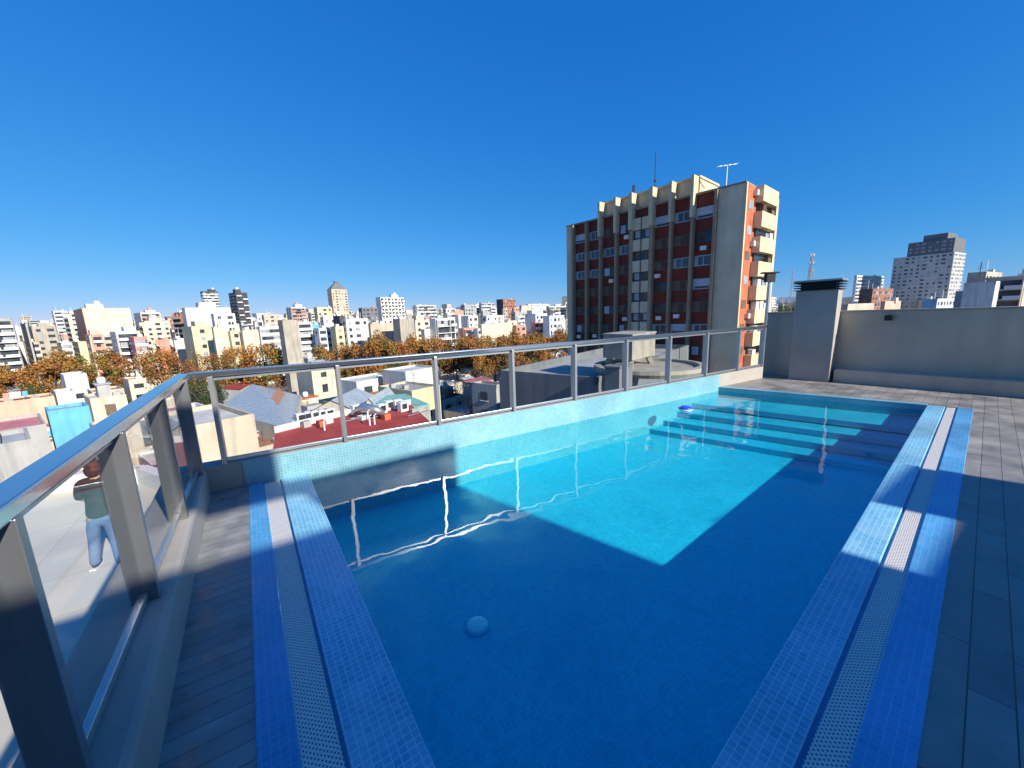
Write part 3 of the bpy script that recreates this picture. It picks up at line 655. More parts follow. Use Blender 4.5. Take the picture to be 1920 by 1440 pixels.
# right hand side, beyond the far wall
def antenna(name,x,y0,y1,Dd,w,label,cat='antenna'):
    a=dep(x,y1,Dd); b=dep(x,y0,Dd); mb=MB(); top=b.z; bot=a.z-6; X_,Y_=a.x,a.y
    for sx,sy in ((-1,-1),(1,-1),(1,1),(-1,1)): mb.bar((X_+sx*w,Y_+sy*w,bot),(X_+sx*w*.35,Y_+sy*w*.35,top),w*.22,w*.22)
    n=int((top-bot)/(w*2.2)) or 1
    for i in range(n):
        z=bot+(top-bot)*i/n; z2=bot+(top-bot)*(i+1)/n; k=1-.65*i/n; k2=1-.65*(i+1)/n; s_=1 if i%2 else -1
        for (ax,ay,bx_,by) in ((-1,-1,1,-1),(1,-1,1,1),(1,1,-1,1),(-1,1,-1,-1)): mb.bar((X_+ax*w*k,Y_+ay*w*k,z),(X_+bx_*w*k2,Y_+by*w*k2,z2),w*.14,w*.14)
    for i in range(3):
        z=bot+(top-bot)*(.6+.17*i); mb.obox((X_,Y_),(1,0),(0,1),w*1.3,w*.3,z,z+w*1.6)
    tag(mb.build(name,plain('mast_steel_'+name,(.45,.42,.42),.6)),label,cat)
m_dk=None
tw_(1436,1439,1456,558,420,'white','win','win','far white tower beside the floodlight pole',rot=25,label='far white tower seen between the floodlight pole and the ventilation shaft')
tw_(1602,1607,1658,516,330,'bluewhite','band','band','pale banded tower',rot=25,label='pale grey banded tower left of the big hotel tower',maxf=18)
tw_(1612,1637,1676,541,190,'brown','win','win','brown brick block',rot=25,label='brown brick block in front of the pale banded tower')
tw_(1573,1590,1640,570,90,'beige','blank','blank','low beige block',rot=25,label='low beige rendered block just over the far wall',rs=False)
tw_(1652,1660,1690,565,110,'peach','blank','win','peach house',rot=25,label='small peach house with red roof below the hotel tower',roof='red')
# hotel tower: pale shaft, dark slate crown in two tiers
o,c2,LU,LV,zt=tw_(1676,1790,1812,472,300,'palegrey','win','win','hotel',rot=25,label='big pale grey hotel tower with dark stepped slate crown',name='hotel_tower',maxf=22,rs=False)
AU_,AV_=azv(62),azv(152)
c3=c2-AU_*-1.5-AV_*LV*.06
mb=MB(); A_=[c2+AU_*1-AV_*LV*.03,c2+AU_*(LU-1)-AV_*LV*.03,c2+AU_*(LU-1)-AV_*LV*.78,c2+AU_*1-AV_*LV*.78]; mb.prism([tuple(p) for p in A_],zt-.5,zt+10.5); u=mb.build('slate_tier',MW['darkgrey']); u.parent=o
facm=MB(); rg_=random.Random(5)
facade(facm,A_[0],-AV_,-AU_,LV*.75,zt,zt+10.5,'win',rg_,3); u2=facm.build('crown_windows',[MW['darkgrey'],m_winl,MW['darkgrey'],m_winl,MW['darkgrey']]); u2.parent=o
mb=MB(); B_=[c2+AU_*2.5-AV_*LV*.16,c2+AU_*(LU-2.5)-AV_*LV*.16,c2+AU_*(LU-2.5)-AV_*LV*.55,c2+AU_*2.5-AV_*LV*.55]; mb.prism([tuple(p) for p in B_],zt+10.4,zt+15); u=mb.build('plant_tier',MW['darkgrey']); u.parent=o
tw_(1730,1758,1792,560,160,'bluewhite','win','blank','white',rot=25,label='white low block with tanks at the foot of the hotel tower')
tw_(1808,1868,1876,527,75,'white','blank','blank','white gable',rot=25,label='plain white gable wall right of the hotel tower',rs=False)
tw_(1792,1815,1850,545,140,'grey','win','win','small grey',rot=25,label='small grey block between the hotel tower and the white gable')
tw_(1848,1925,1990,516,110,'beige','win','balc','beige',rot=25,label='beige block with dark balconies at the right edge of the view')
tw_(1815,1850,1880,509,120,'beige','win','blank','beige stack',rot=25,label='beige roof stack carrying the spiky aerial')
antenna('lattice_mast',1517,476,540,260,1.1,'slender red and grey lattice mast behind the ventilation shaft','antenna')
antenna('lattice_mast',1484,505,545,300,.5,'small thin mast left of the lattice mast','antenna')
q=dep(1838,508,118); mb=MB(); mb.bar((q.x,q.y,q.z-1),(q.x,q.y,q.z+2.6),.12,.12)
for k in range(4): mb.bar((q.x-1.1+.2*k,q.y,q.z+.6+.55*k),(q.x+1.1-.2*k,q.y+.2,q.z+.9+.5*k),.09,.09)
tag(mb.build('aerial',m_alud),'spiky dark television aerial on the beige roof stack','antenna')
# floodlight pole
q=dep(1440,560,40); t=dep(1440,512,40); fp_=empty('floodlight_pole',(q.x,q.y,G)); tag(fp_,'grey pole with dark floodlight head beside the brick tower','floodlight')
mb=MB(); mb.tube([(q.x,q.y,G),(q.x,q.y,t.z)],[.28,.16],10); mb.build('pole',m_alu,fp_)
mb=MB(); mb.obox((q.x,q.y),(1,0),(0,1),.45,.25,t.z-.9,t.z-.05); mb.obox((q.x,q.y),(1,0),(0,1),.8,.35,t.z-.05,t.z+.1); mb.build('lamp_head',m_black,fp_,bevel=.04)

# ---- the brick tower
AB=azv(138.6); AS=azv(50)       # along the front face (towards camera), along the side face
nF=azv(228.6)                   # outward normal of the front face
cR=dep(1388,500,46.7); C0=V2(cR.x,cR.y)
def tF(px):    # distance from the corner back along the front face for a pixel column
    k=ray(px,520); k=k.x/k.y
    # C0 - AB*t ; x=k*y
    return (C0.x-k*C0.y)/(AB.x-k*AB.y)
ztop=dep(1388,343,46.7).z; Lf=tF(1063)
bt=empty('brick_tower',(C0.x,C0.y,G)); tag(bt,'tall red brick apartment tower with cream end panels and concrete fins','apartment tower')
m_brick=brick('shaded_brick',(.17,.034,.020),(.21,.045,.027),(.15,.045,.03),.24,.08,.006,rough=.85,var=.25,vscale=.35,bump=0,spec=.2)  # front face copy of the tower brick, its shade put into the colour
m_brick_sunlit=brick('sunlit_brick',(.50,.13,.06),(.56,.16,.08),(.42,.16,.09),.24,.08,.006,rough=.85,var=.2,vscale=.4,bump=0,spec=.2)  # side face copy of the same brick, sunlight put into the colour
m_panel=plain('cream_panel',(.62,.52,.36),.85,.14,.3,stain=.3); m_fin=plain('concrete_fin',(.34,.25,.165),.85,.2,.4,stain=.35)
m_creamp=plain('cream_balcony',(.62,.53,.34),.85,.12,.5,stain=.35); m_shut=plain('brown_shutter',(.09,.055,.035),.6,.4,1.2); m_shutg=plain('grey_shutter',(.15,.105,.07),.6,.3,1.2)
m_bright=plain('white_blind',(.46,.49,.53),.5,.1,2)
DB=9.0   # depth of the block
def Fp(t,o=0): return C0-AB*t+nF*o
def fbox(t0,t1,o0,o1,z0,z1,name,m,par,mi=0):
    mb=MB(); mb.prism([tuple(Fp(t0,o0)),tuple(Fp(t1,o0)),tuple(Fp(t1,o1)),tuple(Fp(t0,o1))],z0,z1); return mb.build(name,m,par)
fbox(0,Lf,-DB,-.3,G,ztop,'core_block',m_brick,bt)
fins=[tF(x) for x in (1076,1101,1127,1156,1184,1221,1256,1295,1336)]
fbox(fins[0]+.15,Lf,-.299,0,G,ztop,'end_panel',m_panel,bt)
fbox(0,fins[8]-.2,-.299,.02,G,ztop,'end_panel',m_panel,bt)
# penthouse along the roof
tp0,tp1=tF(1298),tF(1126); zp=dep(1298,331,(C0-AB*tp0).y).z
fbox(tp0,tp1,-6.5,-.9,ztop,zp,'penthouse',m_panel,bt)
fbox(tp0-.15,tp1+.15,-6.6,-.6,zp,zp+.25,'penthouse_slab',m_creamp,bt)
fbox(-.05,Lf+.05,-DB,.06,ztop+.001,ztop+.22,'roof_slab',m_fin,bt)
for i,t in enumerate(fins):
    top=ztop+.5 if not (tp0-.5<t<tp1+.5) else zp+.1
    w_=.17 if i not in(4,5) else .24
    fbox(t-w_,t+w_,-.3,.42,G,ztop,'fin',m_fin,bt)
    if top>ztop+1: fbox(t-w_*1.1,t+w_*1.1,-.58,.75,ztop-2.6,top,'fin_head',m_creamp,bt)
sh=2.85; rgb=random.Random(11)
WROW={ # bright openings by (bay, storey) as seen
 (0,0):'b',(1,0):'c',(0,1):'c',(1,1):'c',(2,1):'c',(3,1):'c',(0,2):'c',(1,2):'c',(3,0):'h',(5,0):'b',(6,0):'c',(7,0):'b',(7,3):'b',(5,5):'c',(6,5):'b',(1,4):'h',(2,4):'h'}
bays=[(fins[i+1]+.17,fins[i]-.17) for i in range(8)]
acs=[]
for bi,(ta,tb) in enumerate(bays):
    if bi==4:
        # pale stack between the central fins
        tm=(ta+tb)/2
        for s_ in range(13):
            zt_=ztop-1.2-s_*sh
            for a,b in ((ta,tm-.08),(tm+.08,tb)):
                fbox(a+.05,b-.05,-.299,.30,zt_-1.55,zt_,'pale_spandrel',m_panel if s_>1 else m_creamp,bt)
            fbox(ta+.05,tb-.05,-.299,-.05,zt_-sh+.02,zt_-1.56,'recess',m_dark,bt)
            if s_<9:
                for a,b in ((ta+.2,tm-.5),(tm+.3,tb-.3)):
                    w0=fbox(a,b,-.049,.02,zt_-sh+.25,zt_-1.66,'window',m_winl if rgb.random()<.5 else m_shutg,bt)
        continue
    for s_ in range(13):
        z=ztop-1.55-s_*sh     # window head
        if s_>9: break
        k=WROW.get((bi,s_),None)
        if k is None:
            k='s' if rgb.random()<.72 else ('h' if rgb.random()<.6 else 'c')
        W_=tb-ta
        fr=fbox(ta+.08,tb-.08,-.299,-.22,z-1.3,z,'window',{'b':m_bright,'c':m_winl,'h':m_dark,'s':m_shutg}[k],bt)
        def pane(a,b,za,zb,m):
            p_=fbox(a,b,-.219,-.19,za,zb,'pane',m,None); p_.parent=fr
        if k=='b': pane(ta+.3,tb-.3,z-1.2,z-.95,m_dark)
        elif k=='c':
            pane(ta+.25,ta+W_*.45,z-1.15,z-.15,m_win); pane(ta+W_*.52,ta+W_*.75,z-1.15,z-.15,m_win)
        elif k=='h': pane(ta+W_*.5,tb-.3,z-1.2,z-.1,m_bright if rgb.random()<.5 else m_shut)
        else:
            pane(ta+.3+rgb.random()*.5,ta+W_*.55,z-1.2,z-.1,m_shut)
        if rgb.random()<.32: acs.append((ta+rgb.uniform(.3,W_-1.0),z-2.05-rgb.random()*.3,bi,s_))
for i,(t,z,b_,s_) in enumerate(acs):
    a=fbox(t,t+.75,-.298,.12,z,z+.52,'air_conditioner',m_trim,bt)
# side face: brick strip then stacked balconies
def sbox(s0,s1,o0,o1,z0,z1,name,m,par):
    n=AB
    mb=MB(); P=lambda s_,o: C0+AS*s_+n*o
    mb.prism([tuple(P(s0,o0)),tuple(P(s1,o0)),tuple(P(s1,o1)),tuple(P(s0,o1))],z0,z1); return mb.build(name,m,par)
sbox(0,.35,.001,.14,G,ztop+.1,'corner_fin',m_creamp,bt)
sbox(.36,8.95,.0015,.05,G,ztop,'side_brick',m_brick_sunlit,bt)
sbox(8.21,8.95,.051,.8,G,ztop-.6,'end_fin',m_creamp,bt)
for s_ in range(13):
    z=ztop+.1-s_*sh
    sbox(2.9,8.2,.051,.95,z-1.75,z,'balcony',m_creamp,bt)
    if s_>0 or 1:
        sbox(3.4,8.0,.051,.25,z-sh+.01,z-1.76,'balcony_recess',m_dark,bt)
        for q_ in range(3):
            if rgb.random()<.75: sbox(3.6+q_*1.5,4.7+q_*1.5,.251,.8,z-sh+.01,z-sh+.01+rgb.uniform(.5,1.0),'balcony_screen',[m_shut,m_winl,m_shutg][q_%3] if rgb.random()<.6 else m_trim,bt)
    if s_<9:
        w1_=sbox(1.0,2.4,.051,.09,z-2.7,z-1.7,'window',m_winl if s_ in(0,1,3) else m_shutg,bt)
        if rgb.random()<.5: sbox(2.3,3.0,.051,.5,z-1.1,z-.5,'air_conditioner',m_trim,bt)
# roof antennas
q=dep(1228,340,58); mb=MB(); mb.bar((q.x,q.y,ztop),(q.x,q.y,dep(1228,286,58).z),.10,.10); mb.bar((q.x,q.y,q.z),(q.x+.05,q.y,q.z+.2),.3,.3); tag(mb.build('roof_mast',m_alud),'thin upright mast on the brick tower roof','antenna')
q=dep(1363,330,50); t=dep(1363,312,50); mb=MB(); mb.bar((q.x,q.y,ztop),(q.x,q.y,t.z),.06,.06); mb.bar((q.x-1.2,q.y,t.z),(q.x+1.2,q.y,t.z+.25),.10,.07)
for k in range(5): mb.bar((q.x-1.1+.55*k,q.y-.4,t.z+.05*k),(q.x-1.1+.55*k,q.y+.4,t.z+.05*k),.04,.04)
tag(mb.build('television_aerial',m_alu),'flat television aerial on a thin mast above the brick tower','antenna')
q=dep(1188,356,62); mb=MB(); mb.bar((q.x,q.y,ztop),(q.x,q.y,dep(1187,347,62).z),.35,.35); tag(mb.build('roof_vent',m_dark),'small dark vent on the penthouse of the brick tower','vent')

# ---- concrete water tank and slabs between the railing and the brick tower
def mkbox(name,pts,z0,z1,m,par=None): 
    mb=MB(); mb.prism([tuple(p) for p in pts],z0,z1); return mb.build(name,m,par)
wt_=empty('water_tank',(0,0,0)); q=dep(1180,660,30); wt_.location=(q.x,q.y,q.z); tag(wt_,'weathered concrete water tank on slanted legs in front of the brick tower','water tank')
a=dep(1131,628,31); b=dep(1186,626,28.5); c_=dep(1229,622,31.5); zb_=dep(1186,676,28.5).z; zt_=dep(1186,630,28.5).z
A2=V2(a.x,a.y);B2=V2(b.x,b.y);C2=V2(c_.x,c_.y); D2=A2+C2-B2
mkbox('tank_box',[A2,B2,C2,D2],zb_,zt_,m_conc,wt_); 
ce=(A2+C2)/2
mkbox('tank_lid',[ce+(p-ce)*1.04 for p in (A2,B2,C2,D2)],zt_+.001,zt_+.12,m_conc,wt_)
roofz=dep(1190,715,28).z
for p in (A2,B2,C2,D2):
    k=ce+(p-ce)*.72; k2=ce+(p-ce)*1.1
    mb=MB(); mb.bar((k.x,k.y,zb_),(k2.x,k2.y,roofz-.2),.35,.35); mb.build('leg',m_conc,wt_)
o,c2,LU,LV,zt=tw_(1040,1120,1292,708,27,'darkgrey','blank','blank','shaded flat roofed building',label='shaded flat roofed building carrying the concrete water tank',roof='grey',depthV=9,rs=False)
sl_=empty('roof_ring',(c2.x,c2.y,zt)); tag(sl_,'low curved concrete ring slab on the flat roof below the water tank','roof slab')
q=dep(1215,690,29.5)
lathe((q.x,q.y,zt),[(4.0,0),(4.15,.25),(4.1,.5),(3.6,.52),(3.55,.3),(.2,.25)],40).build('ring_slab',m_conc,sl_)
for i,(x,y_,d_) in enumerate(((1152,712,25),(1168,712,25.5))):
    q=dep(x,y_,d_); mb=MB(); mb.obox((q.x,q.y),AU,AV,.42,.5,zt-1.2,zt+1.0); mb.obox((q.x,q.y),AU,AV,.5,.58,zt+1.0,zt+1.12); tag(mb.build('vent_block',MW['darkgrey'],bevel=.02),('dark grey vent block standing left of its twin behind the railing','dark grey vent block standing right of its twin behind the railing')[i],'vent block','pair of vent blocks')
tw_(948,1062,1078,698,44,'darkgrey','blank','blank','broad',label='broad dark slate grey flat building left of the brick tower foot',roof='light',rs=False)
tw_(884,930,948,722,58,'grey','win','win','shaded',label='low grey building with pink roof behind the third glass panel',roof='pink',rs=False)
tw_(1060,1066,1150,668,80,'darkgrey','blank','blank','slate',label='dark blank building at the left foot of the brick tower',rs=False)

# ---------------------------------------------------------------- low houses, hand placed
OCC=[]
def occ(c,r): OCC.append((c[0],c[1],r))
def lowhouse(l,c,r,y,Dd,wall,roof,label=None,desc=None,lit='win',shade='blank',depthV=None,seed=0,extras=True,zb=None,lenU=None):
    "flat roofed house: parts walls, roof, parapet, windows, rooftop room"
    rg=random.Random(int(l*7+c*3+y+seed)); P=dep(c,y,Dd); zt=P.z; c2=V2(P.x,P.y)
    LU=lenU or (min(26,solve(P,AU,r)) if r>c else 8.); LV=depthV or min(22,solve(P,-AV,l,45))
    return house_at(c2,LU,LV,zt,wall,roof,label,desc,lit,shade,rg,(l+r)/2,Dd,extras)
def house_at(c2,LU,LV,zt,wall,roof,label,desc,lit,shade,rg,pxm,Dd,extras=True):
    h=empty('house',(c2.x,c2.y,G)); W_=MW[wall]
    a,b,cc,d=c2,c2+AU*LU,c2+AU*LU-AV*LV,c2-AV*LV
    mb=MB(); mb.prism([tuple(a),tuple(b),tuple(cc),tuple(d)],G,zt-.5); mb.build('wall',W_,h)
    mb=MB(); i_=.3; mb.prism([tuple(a+AU*i_-AV*i_),tuple(b-AU*i_-AV*i_),tuple(cc-AU*i_+AV*i_),tuple(d+AU*i_+AV*i_)],zt-.499,zt-.42); mb.build('roof',MR[roof],h)
    mb=MB()
    for u,v,off in ((a,b,-AV),(cc,d,AV)):
        mb.prism([tuple(u),tuple(v),tuple(v+off*.25),tuple(u+off*.25)],zt-.499,zt)
    for u,v,off in ((a-AV*.252,d+AV*.252,AU),(b-AV*.252,cc+AV*.252,-AU)):
        mb.prism([tuple(u),tuple(v),tuple(v+off*.25),tuple(u+off*.25)],zt-.499,zt)
    mb.build('parapet',W_,h)
    nw=0
    for (p,dv,n,L,st) in ((a,AU,AV,LU,lit),(a,-AV,-AU,LV,shade)):
        if st=='blank' or L<3: continue
        nb=max(1,int(L/3.6)); bw=L/nb
        for k in range(2):
            zz=zt-1.0-k*3.0
            if zz-2.2<G: break
            for i in range(nb):
                if nw>9 or rg.random()<.25: continue
                cx=(i+.5)*bw; ww=rg.choice((.5,.7,1.0)); hh=rg.choice((1.2,1.2,2.0)); nw+=1
                mb=MB(); c_=[p+dv*(cx-ww),p+dv*(cx+ww),p+dv*(cx+ww)+n*.05,p+dv*(cx-ww)+n*.05]; mb.prism([tuple(q) for q in c_],zz-.4-hh,zz-.4); mb.build('window',rg.choice((m_win,m_win,m_winl,m_shutg)),h)
    if extras and LU>4.5 and LV>4.5:
        if rg.random()<.75:
            q=c2+AU*LU*rg.uniform(.3,.7)-AV*LV*rg.uniform(.35,.75); mb=MB(); s1_,s2_=LU*rg.uniform(.14,.24),LV*rg.uniform(.12,.22)
            mb.obox(q,AU,AV,s1_,s2_,zt-.42,zt+2.0); mb.build('rooftop_room',MW[rg.choice((wall,'white','cream','grey','peach'))],h)
            if rg.random()<.7: 
                mb=MB(); mb.obox(q,AU,AV,s1_+.25,s2_+.25,zt+2.001,zt+2.14); mb.build('room_roof',MR[rg.choice(('grey','tile','light','zinc'))],h)
                lathe((q.x,q.y,zt+2.15),[(.55,0),(.6,.1),(.6,.9),(.35,1.15)],12).build('tank',rg.choice((m_trim,MW['concrete'],MW['bluewhite'])),h,smooth=True)
        for _ in range(rg.randint(1,4)):
            q=c2+AU*LU*rg.uniform(.12,.88)-AV*LV*rg.uniform(.12,.88); mb=MB(); mb.obox(q,AU,AV,.5,.35,zt-.42,zt+.3); mb.build('roof_unit',rg.choice((m_trim,MW['grey'],m_whp)),h)
        if rg.random()<.5:
            q=c2+AU*LU*rg.uniform(.2,.8)-AV*LV*rg.uniform(.2,.8); mb=MB(); hh=rg.uniform(2.0,4.5); mb.bar((q.x,q.y,zt-.42),(q.x,q.y,zt+hh),.06,.06); mb.bar((q.x-.7,q.y,zt+hh),(q.x+.7,q.y+.2,zt+hh),.05,.05); mb.bar((q.x-.45,q.y,zt+hh-.4),(q.x+.45,q.y+.2,zt+hh-.4),.05,.05); mb.build('aerial',m_alud,h)
        if rg.random()<.3:
            a0=c2+AU*LU*.15-AV*LV*.5; b0=c2+AU*LU*.7-AV*LV*.55; mb=MB(); mb.bar((a0.x,a0.y,zt+1.2),(b0.x,b0.y,zt+1.2),.03,.03); mb.bar((a0.x,a0.y,zt-.42),(a0.x,a0.y,zt+1.25),.06,.06); mb.bar((b0.x,b0.y,zt-.42),(b0.x,b0.y,zt+1.25),.06,.06); mb.build('clothes_line',m_alud,h)
            for f in (.2,.38,.55,.75):
                p0=a0+(b0-a0)*f; dv_=(b0-a0).normalized()*.32; mb=MB(); mb.prism([tuple(p0-dv_),tuple(p0+dv_),tuple(p0+dv_-AV*.04),tuple(p0-dv_-AV*.04)],zt+.2,zt+1.19); mb.build('laundry',rg.choice((m_whp,MW['cyan'],MW['salmon'],m_trim)),h)
        if rg.random()<.4:
            q=c2+AU*LU*.5-AV*LV*.15; mb=MB(); L=LU*.3; mb.prism([tuple(q-AU*L),tuple(q+AU*L),tuple(q+AU*L-AV*LV*.18),tuple(q-AU*L-AV*LV*.18)],zt+.9,[zt+1.0,zt+1.0,zt+1.5,zt+1.5]); mb.build('lean_to_roof',MR[rg.choice(('zinc','rust','tile','grey'))],h)
    occ(c2+AU*LU/2-AV*LV/2,max(LU,LV)*.5)
    if label: tag(h,label,'house')
    else: THINGS.append((h,pxm,desc,'house',None,Dd))
    return h
LH=lowhouse
LH(-60,-20,101,757,66,'peach','rust','long peach rendered building with two low stepped walls at left edge',depthV=7,lit='blank')
LH(-60,-25,86,812,44,'grey','pink','low building with faded pink roof at the lower left edge',depthV=11,lit='blank',extras=False)
LH(84,88,166,771,52,'cyan','grey','house with bright sky blue side wall left of the handrail',depthV=5,lit='blank',extras=False)
LH(-40,-8,58,834,32,'grey','zinc','grey corrugated lean to roof shed below the sky blue wall',depthV=7,lit='blank',extras=False)
LH(112,119,162,704,86,'white','light','white cubic house with one long dark window near the orange trees',depthV=8,lit='win',extras=False)
LH(98,104,140,736,74,'white','light','low white house with arched terrace openings',depthV=6)
LH(160,168,236,748,66,'cream','light','pale beige block with rounded corner tank roof',depthV=8)
LH(236,240,340,712,104,'cream','rust','long cream building with a row of narrow dark windows',depthV=8,lit='win')
LH(166,172,232,735,80,'beige','red','house with small bright red roof right of the white cubic house',depthV=7,lit='blank',extras=False)
LH(175,181,262,806,50,'beige','light','beige house just below the left handrail',depthV=7)
LH(330,352,476,800,30,'beige','light','plain beige block with cream upper band behind the first glass panel',depthV=9,lit='blank',extras=False)
LH(352,357,388,766,44,'white','light','small white stair hut beside the plain beige block',depthV=4,lit='blank',extras=False)
LH(575,583,626,690,92,'cream','light','cream two storey house with square windows under the rail',depthV=8)
LH(655,668,746,716,80,'white','light','white villa wall with dark arched openings above a tiled veranda roof',depthV=8)
LH(742,772,824,733,66,'yellow','grey','pale yellow house with two green shuttered windows behind the third panel',depthV=10)
LH(748,760,822,697,78,'white','light','white upper house volume behind the pale yellow house',depthV=8,lit='blank',extras=False)
LH(1100,1108,1160,690,75,'grey','grey','grey house behind the concrete water tank',depthV=8)
# red roofed terrace with white units
P_=[(515,812),(512,842),(640,828),(806,790),(770,758),(640,780)]
def polyhouse(px,z,wall,roof,name='house',slab=.3):
    pts=[at(x,y,z) for x,y in px]; c=sum(pts,Vector())/len(pts); h=empty(name,(c.x,c.y,G))
    mb=MB(); mb.prism([(p.x,p.y) for p in pts],G,z-slab); mb.build('wall',MW[wall],h)
    mb=MB(); mb.prism([(p.x,p.y) for p in pts],z-slab+.001,z); mb.build('roof',MR[roof],h)
    occ((c.x,c.y),max((p-c).length for p in pts)*.8); return h,pts,c
h,pts,c=polyhouse(P_,-8.5,'white','red'); tag(h,'flat red painted roof terrace with rows of white machines behind the second panel','house')
def onroof(px,py,z,w1,w2,hh,name,m,par=None,bev=0):
    p=at(px,py,z); mb=MB(); mb.obox((p.x,p.y),AU,AV,w1,w2,z+.002,z+hh); return mb.build(name,m,par,bevel=bev)
rg=random.Random(3)
for i,(x,y_) in enumerate(((565,793),(578,790),(592,788),(606,786),(618,784),(668,776),(730,768),(745,766),(756,771),(700,777),(716,775))):
    p=at(x,y_,-8.5); u=empty('cooling_unit',(p.x,p.y,-8.5)); mb=MB(); mb.obox((p.x,p.y),AU,AV,.5,.35,-8.49,-7.45); mb.build('casing',m_whp,u,bevel=.03)
    mb=MB(); 
    for s_ in (-1,): mb.obox((p.x+AV.x*.355,p.y+AV.y*.355),AU,AV,.34,.012,-8.2,-7.6)
    mb.build('fan_grille',m_dark,u)
    THINGS.append((u,x,'white cooling unit on the red roof terrace','cooling unit','cooling units on the red roof terrace',40))
mb=MB(); p=at(690,783,-8.5); mb.tube([(p.x-1.4,p.y+.2,-8),(p.x-.4,p.y,-7.4),(p.x+1.0,p.y-.4,-7.6),(p.x+1.8,p.y-.2,-8.1)],[.35,.55,.5,.3],10); tag(mb.build('silver_duct',m_alu,smooth=True),'bent silver duct lying on the red roof terrace','duct')
h,pts,c=polyhouse([(640,762),(700,744),(760,738),(806,758),(770,764),(650,790)][:5],-10.5,'grey','green'); tag(h,'dull green flat roof beyond the red roof terrace','house')
for i in range(16):     # clutter on the terrace: hatches, pipes, planters
    x=rg.uniform(560,785); y_=rg.uniform(768,800); p=at(x,y_+ (0 if x>640 else 8),-8.5)
    k=i%4
    if k==0: mb=MB(); mb.obox((p.x,p.y),AU,AV,rg.uniform(.3,.7),rg.uniform(.2,.5),-8.49,-8.1); o=mb.build('roof_hatch',rg.choice((m_trim,MW['grey'],m_whp))); THINGS.append((o,x,'small pale roof hatch on the red roof terrace','roof hatch','small fittings on the red roof terrace',40))
    elif k==1: mb=MB(); mb.tube([(p.x,p.y,-8.5),(p.x,p.y,-7.6),(p.x+.2,p.y,-7.45)],.07,8); o=mb.build('vent_pipe',m_whp); THINGS.append((o,x,'thin white vent pipe on the red roof terrace','vent pipe','small fittings on the red roof terrace',40))
    elif k==2: mb=MB(); q2=p+Vector((AU.x,AU.y,0))*rg.uniform(1.5,4); mb.tube([(p.x,p.y,-8.35),(q2.x,q2.y,-8.35)],.06,6); o=mb.build('roof_pipe',m_alu); THINGS.append((o,x,'grey pipe lying on the red roof terrace','pipe','small fittings on the red roof terrace',40))
    else: mb=MB(); mb.obox((p.x,p.y),AU,AV,.35,.35,-8.49,-7.9); o=mb.build('planter',MW['terracotta'] if i%8==3 else MW['grey']); THINGS.append((o,x,'square planter on the red roof terrace','planter','small fittings on the red roof terrace',40))
pw=[at(515,812,-8.5),at(640,780,-8.5),at(770,758,-8.5)]
mb=MB(); 
for a_,b_ in zip(pw,pw[1:]): mb.bar((a_.x,a_.y,-8.2),(b_.x,b_.y,-8.2),.2,.6)
tag(mb.build('terrace_wall',m_white),'low white wall along the back of the red roof terrace','low wall')
# hipped grey roof with orange skylights
ez=-15.0; E_=[(404,768),(545,805),(566,742),(470,726)]
pts=[at(x,y,ez) for x,y in E_]; h=empty('warehouse',((pts[0]+pts[2])/2)[:2]+(G,)); tag(h,'warehouse with hipped grey metal roof and orange skylight strip','warehouse')
mb=MB(); mb.prism([(p.x,p.y) for p in pts],G,ez-.05); mb.build('wall',MW['cream'],h)
mb=MB(); ap=at(473,720,-13.2); pc=[Vector((p.x,p.y,ez)) for p in pts]
m_zinc=brick('standing_seam_roof',(.33,.37,.40),(.36,.40,.43),(.22,.25,.27),30,.6,.03,rough=.45,var=.08,bump=.4)
for i in range(4): mb.face([pc[i],pc[(i+1)%4],ap])
mb.build('roof',m_zinc,h); occ((ap.x,ap.y),13)
# skylights on the slope facing the pool
n_=(pc[2]-pc[1]).cross(ap-pc[1]).normalized(); n_=n_ if n_.z>0 else -n_
def slope(u,v): return pc[1]*(1-u-v)+pc[2]*u+ap*v
m_or=plain('orange_skylight',(.65,.20,.05),.5,.25,3)
for i in range(5):
    u0=.20+.09*i; q=[slope(u0,.30-.0*i),slope(u0+.055,.30),slope(u0+.055-.02,.48),slope(u0-.02,.48)]
    mb=MB(); mb.face([p+n_*.06 for p in q]); mb.face([p+n_*.01 for p in q][::-1]); mb.build('skylight',m_or,h)
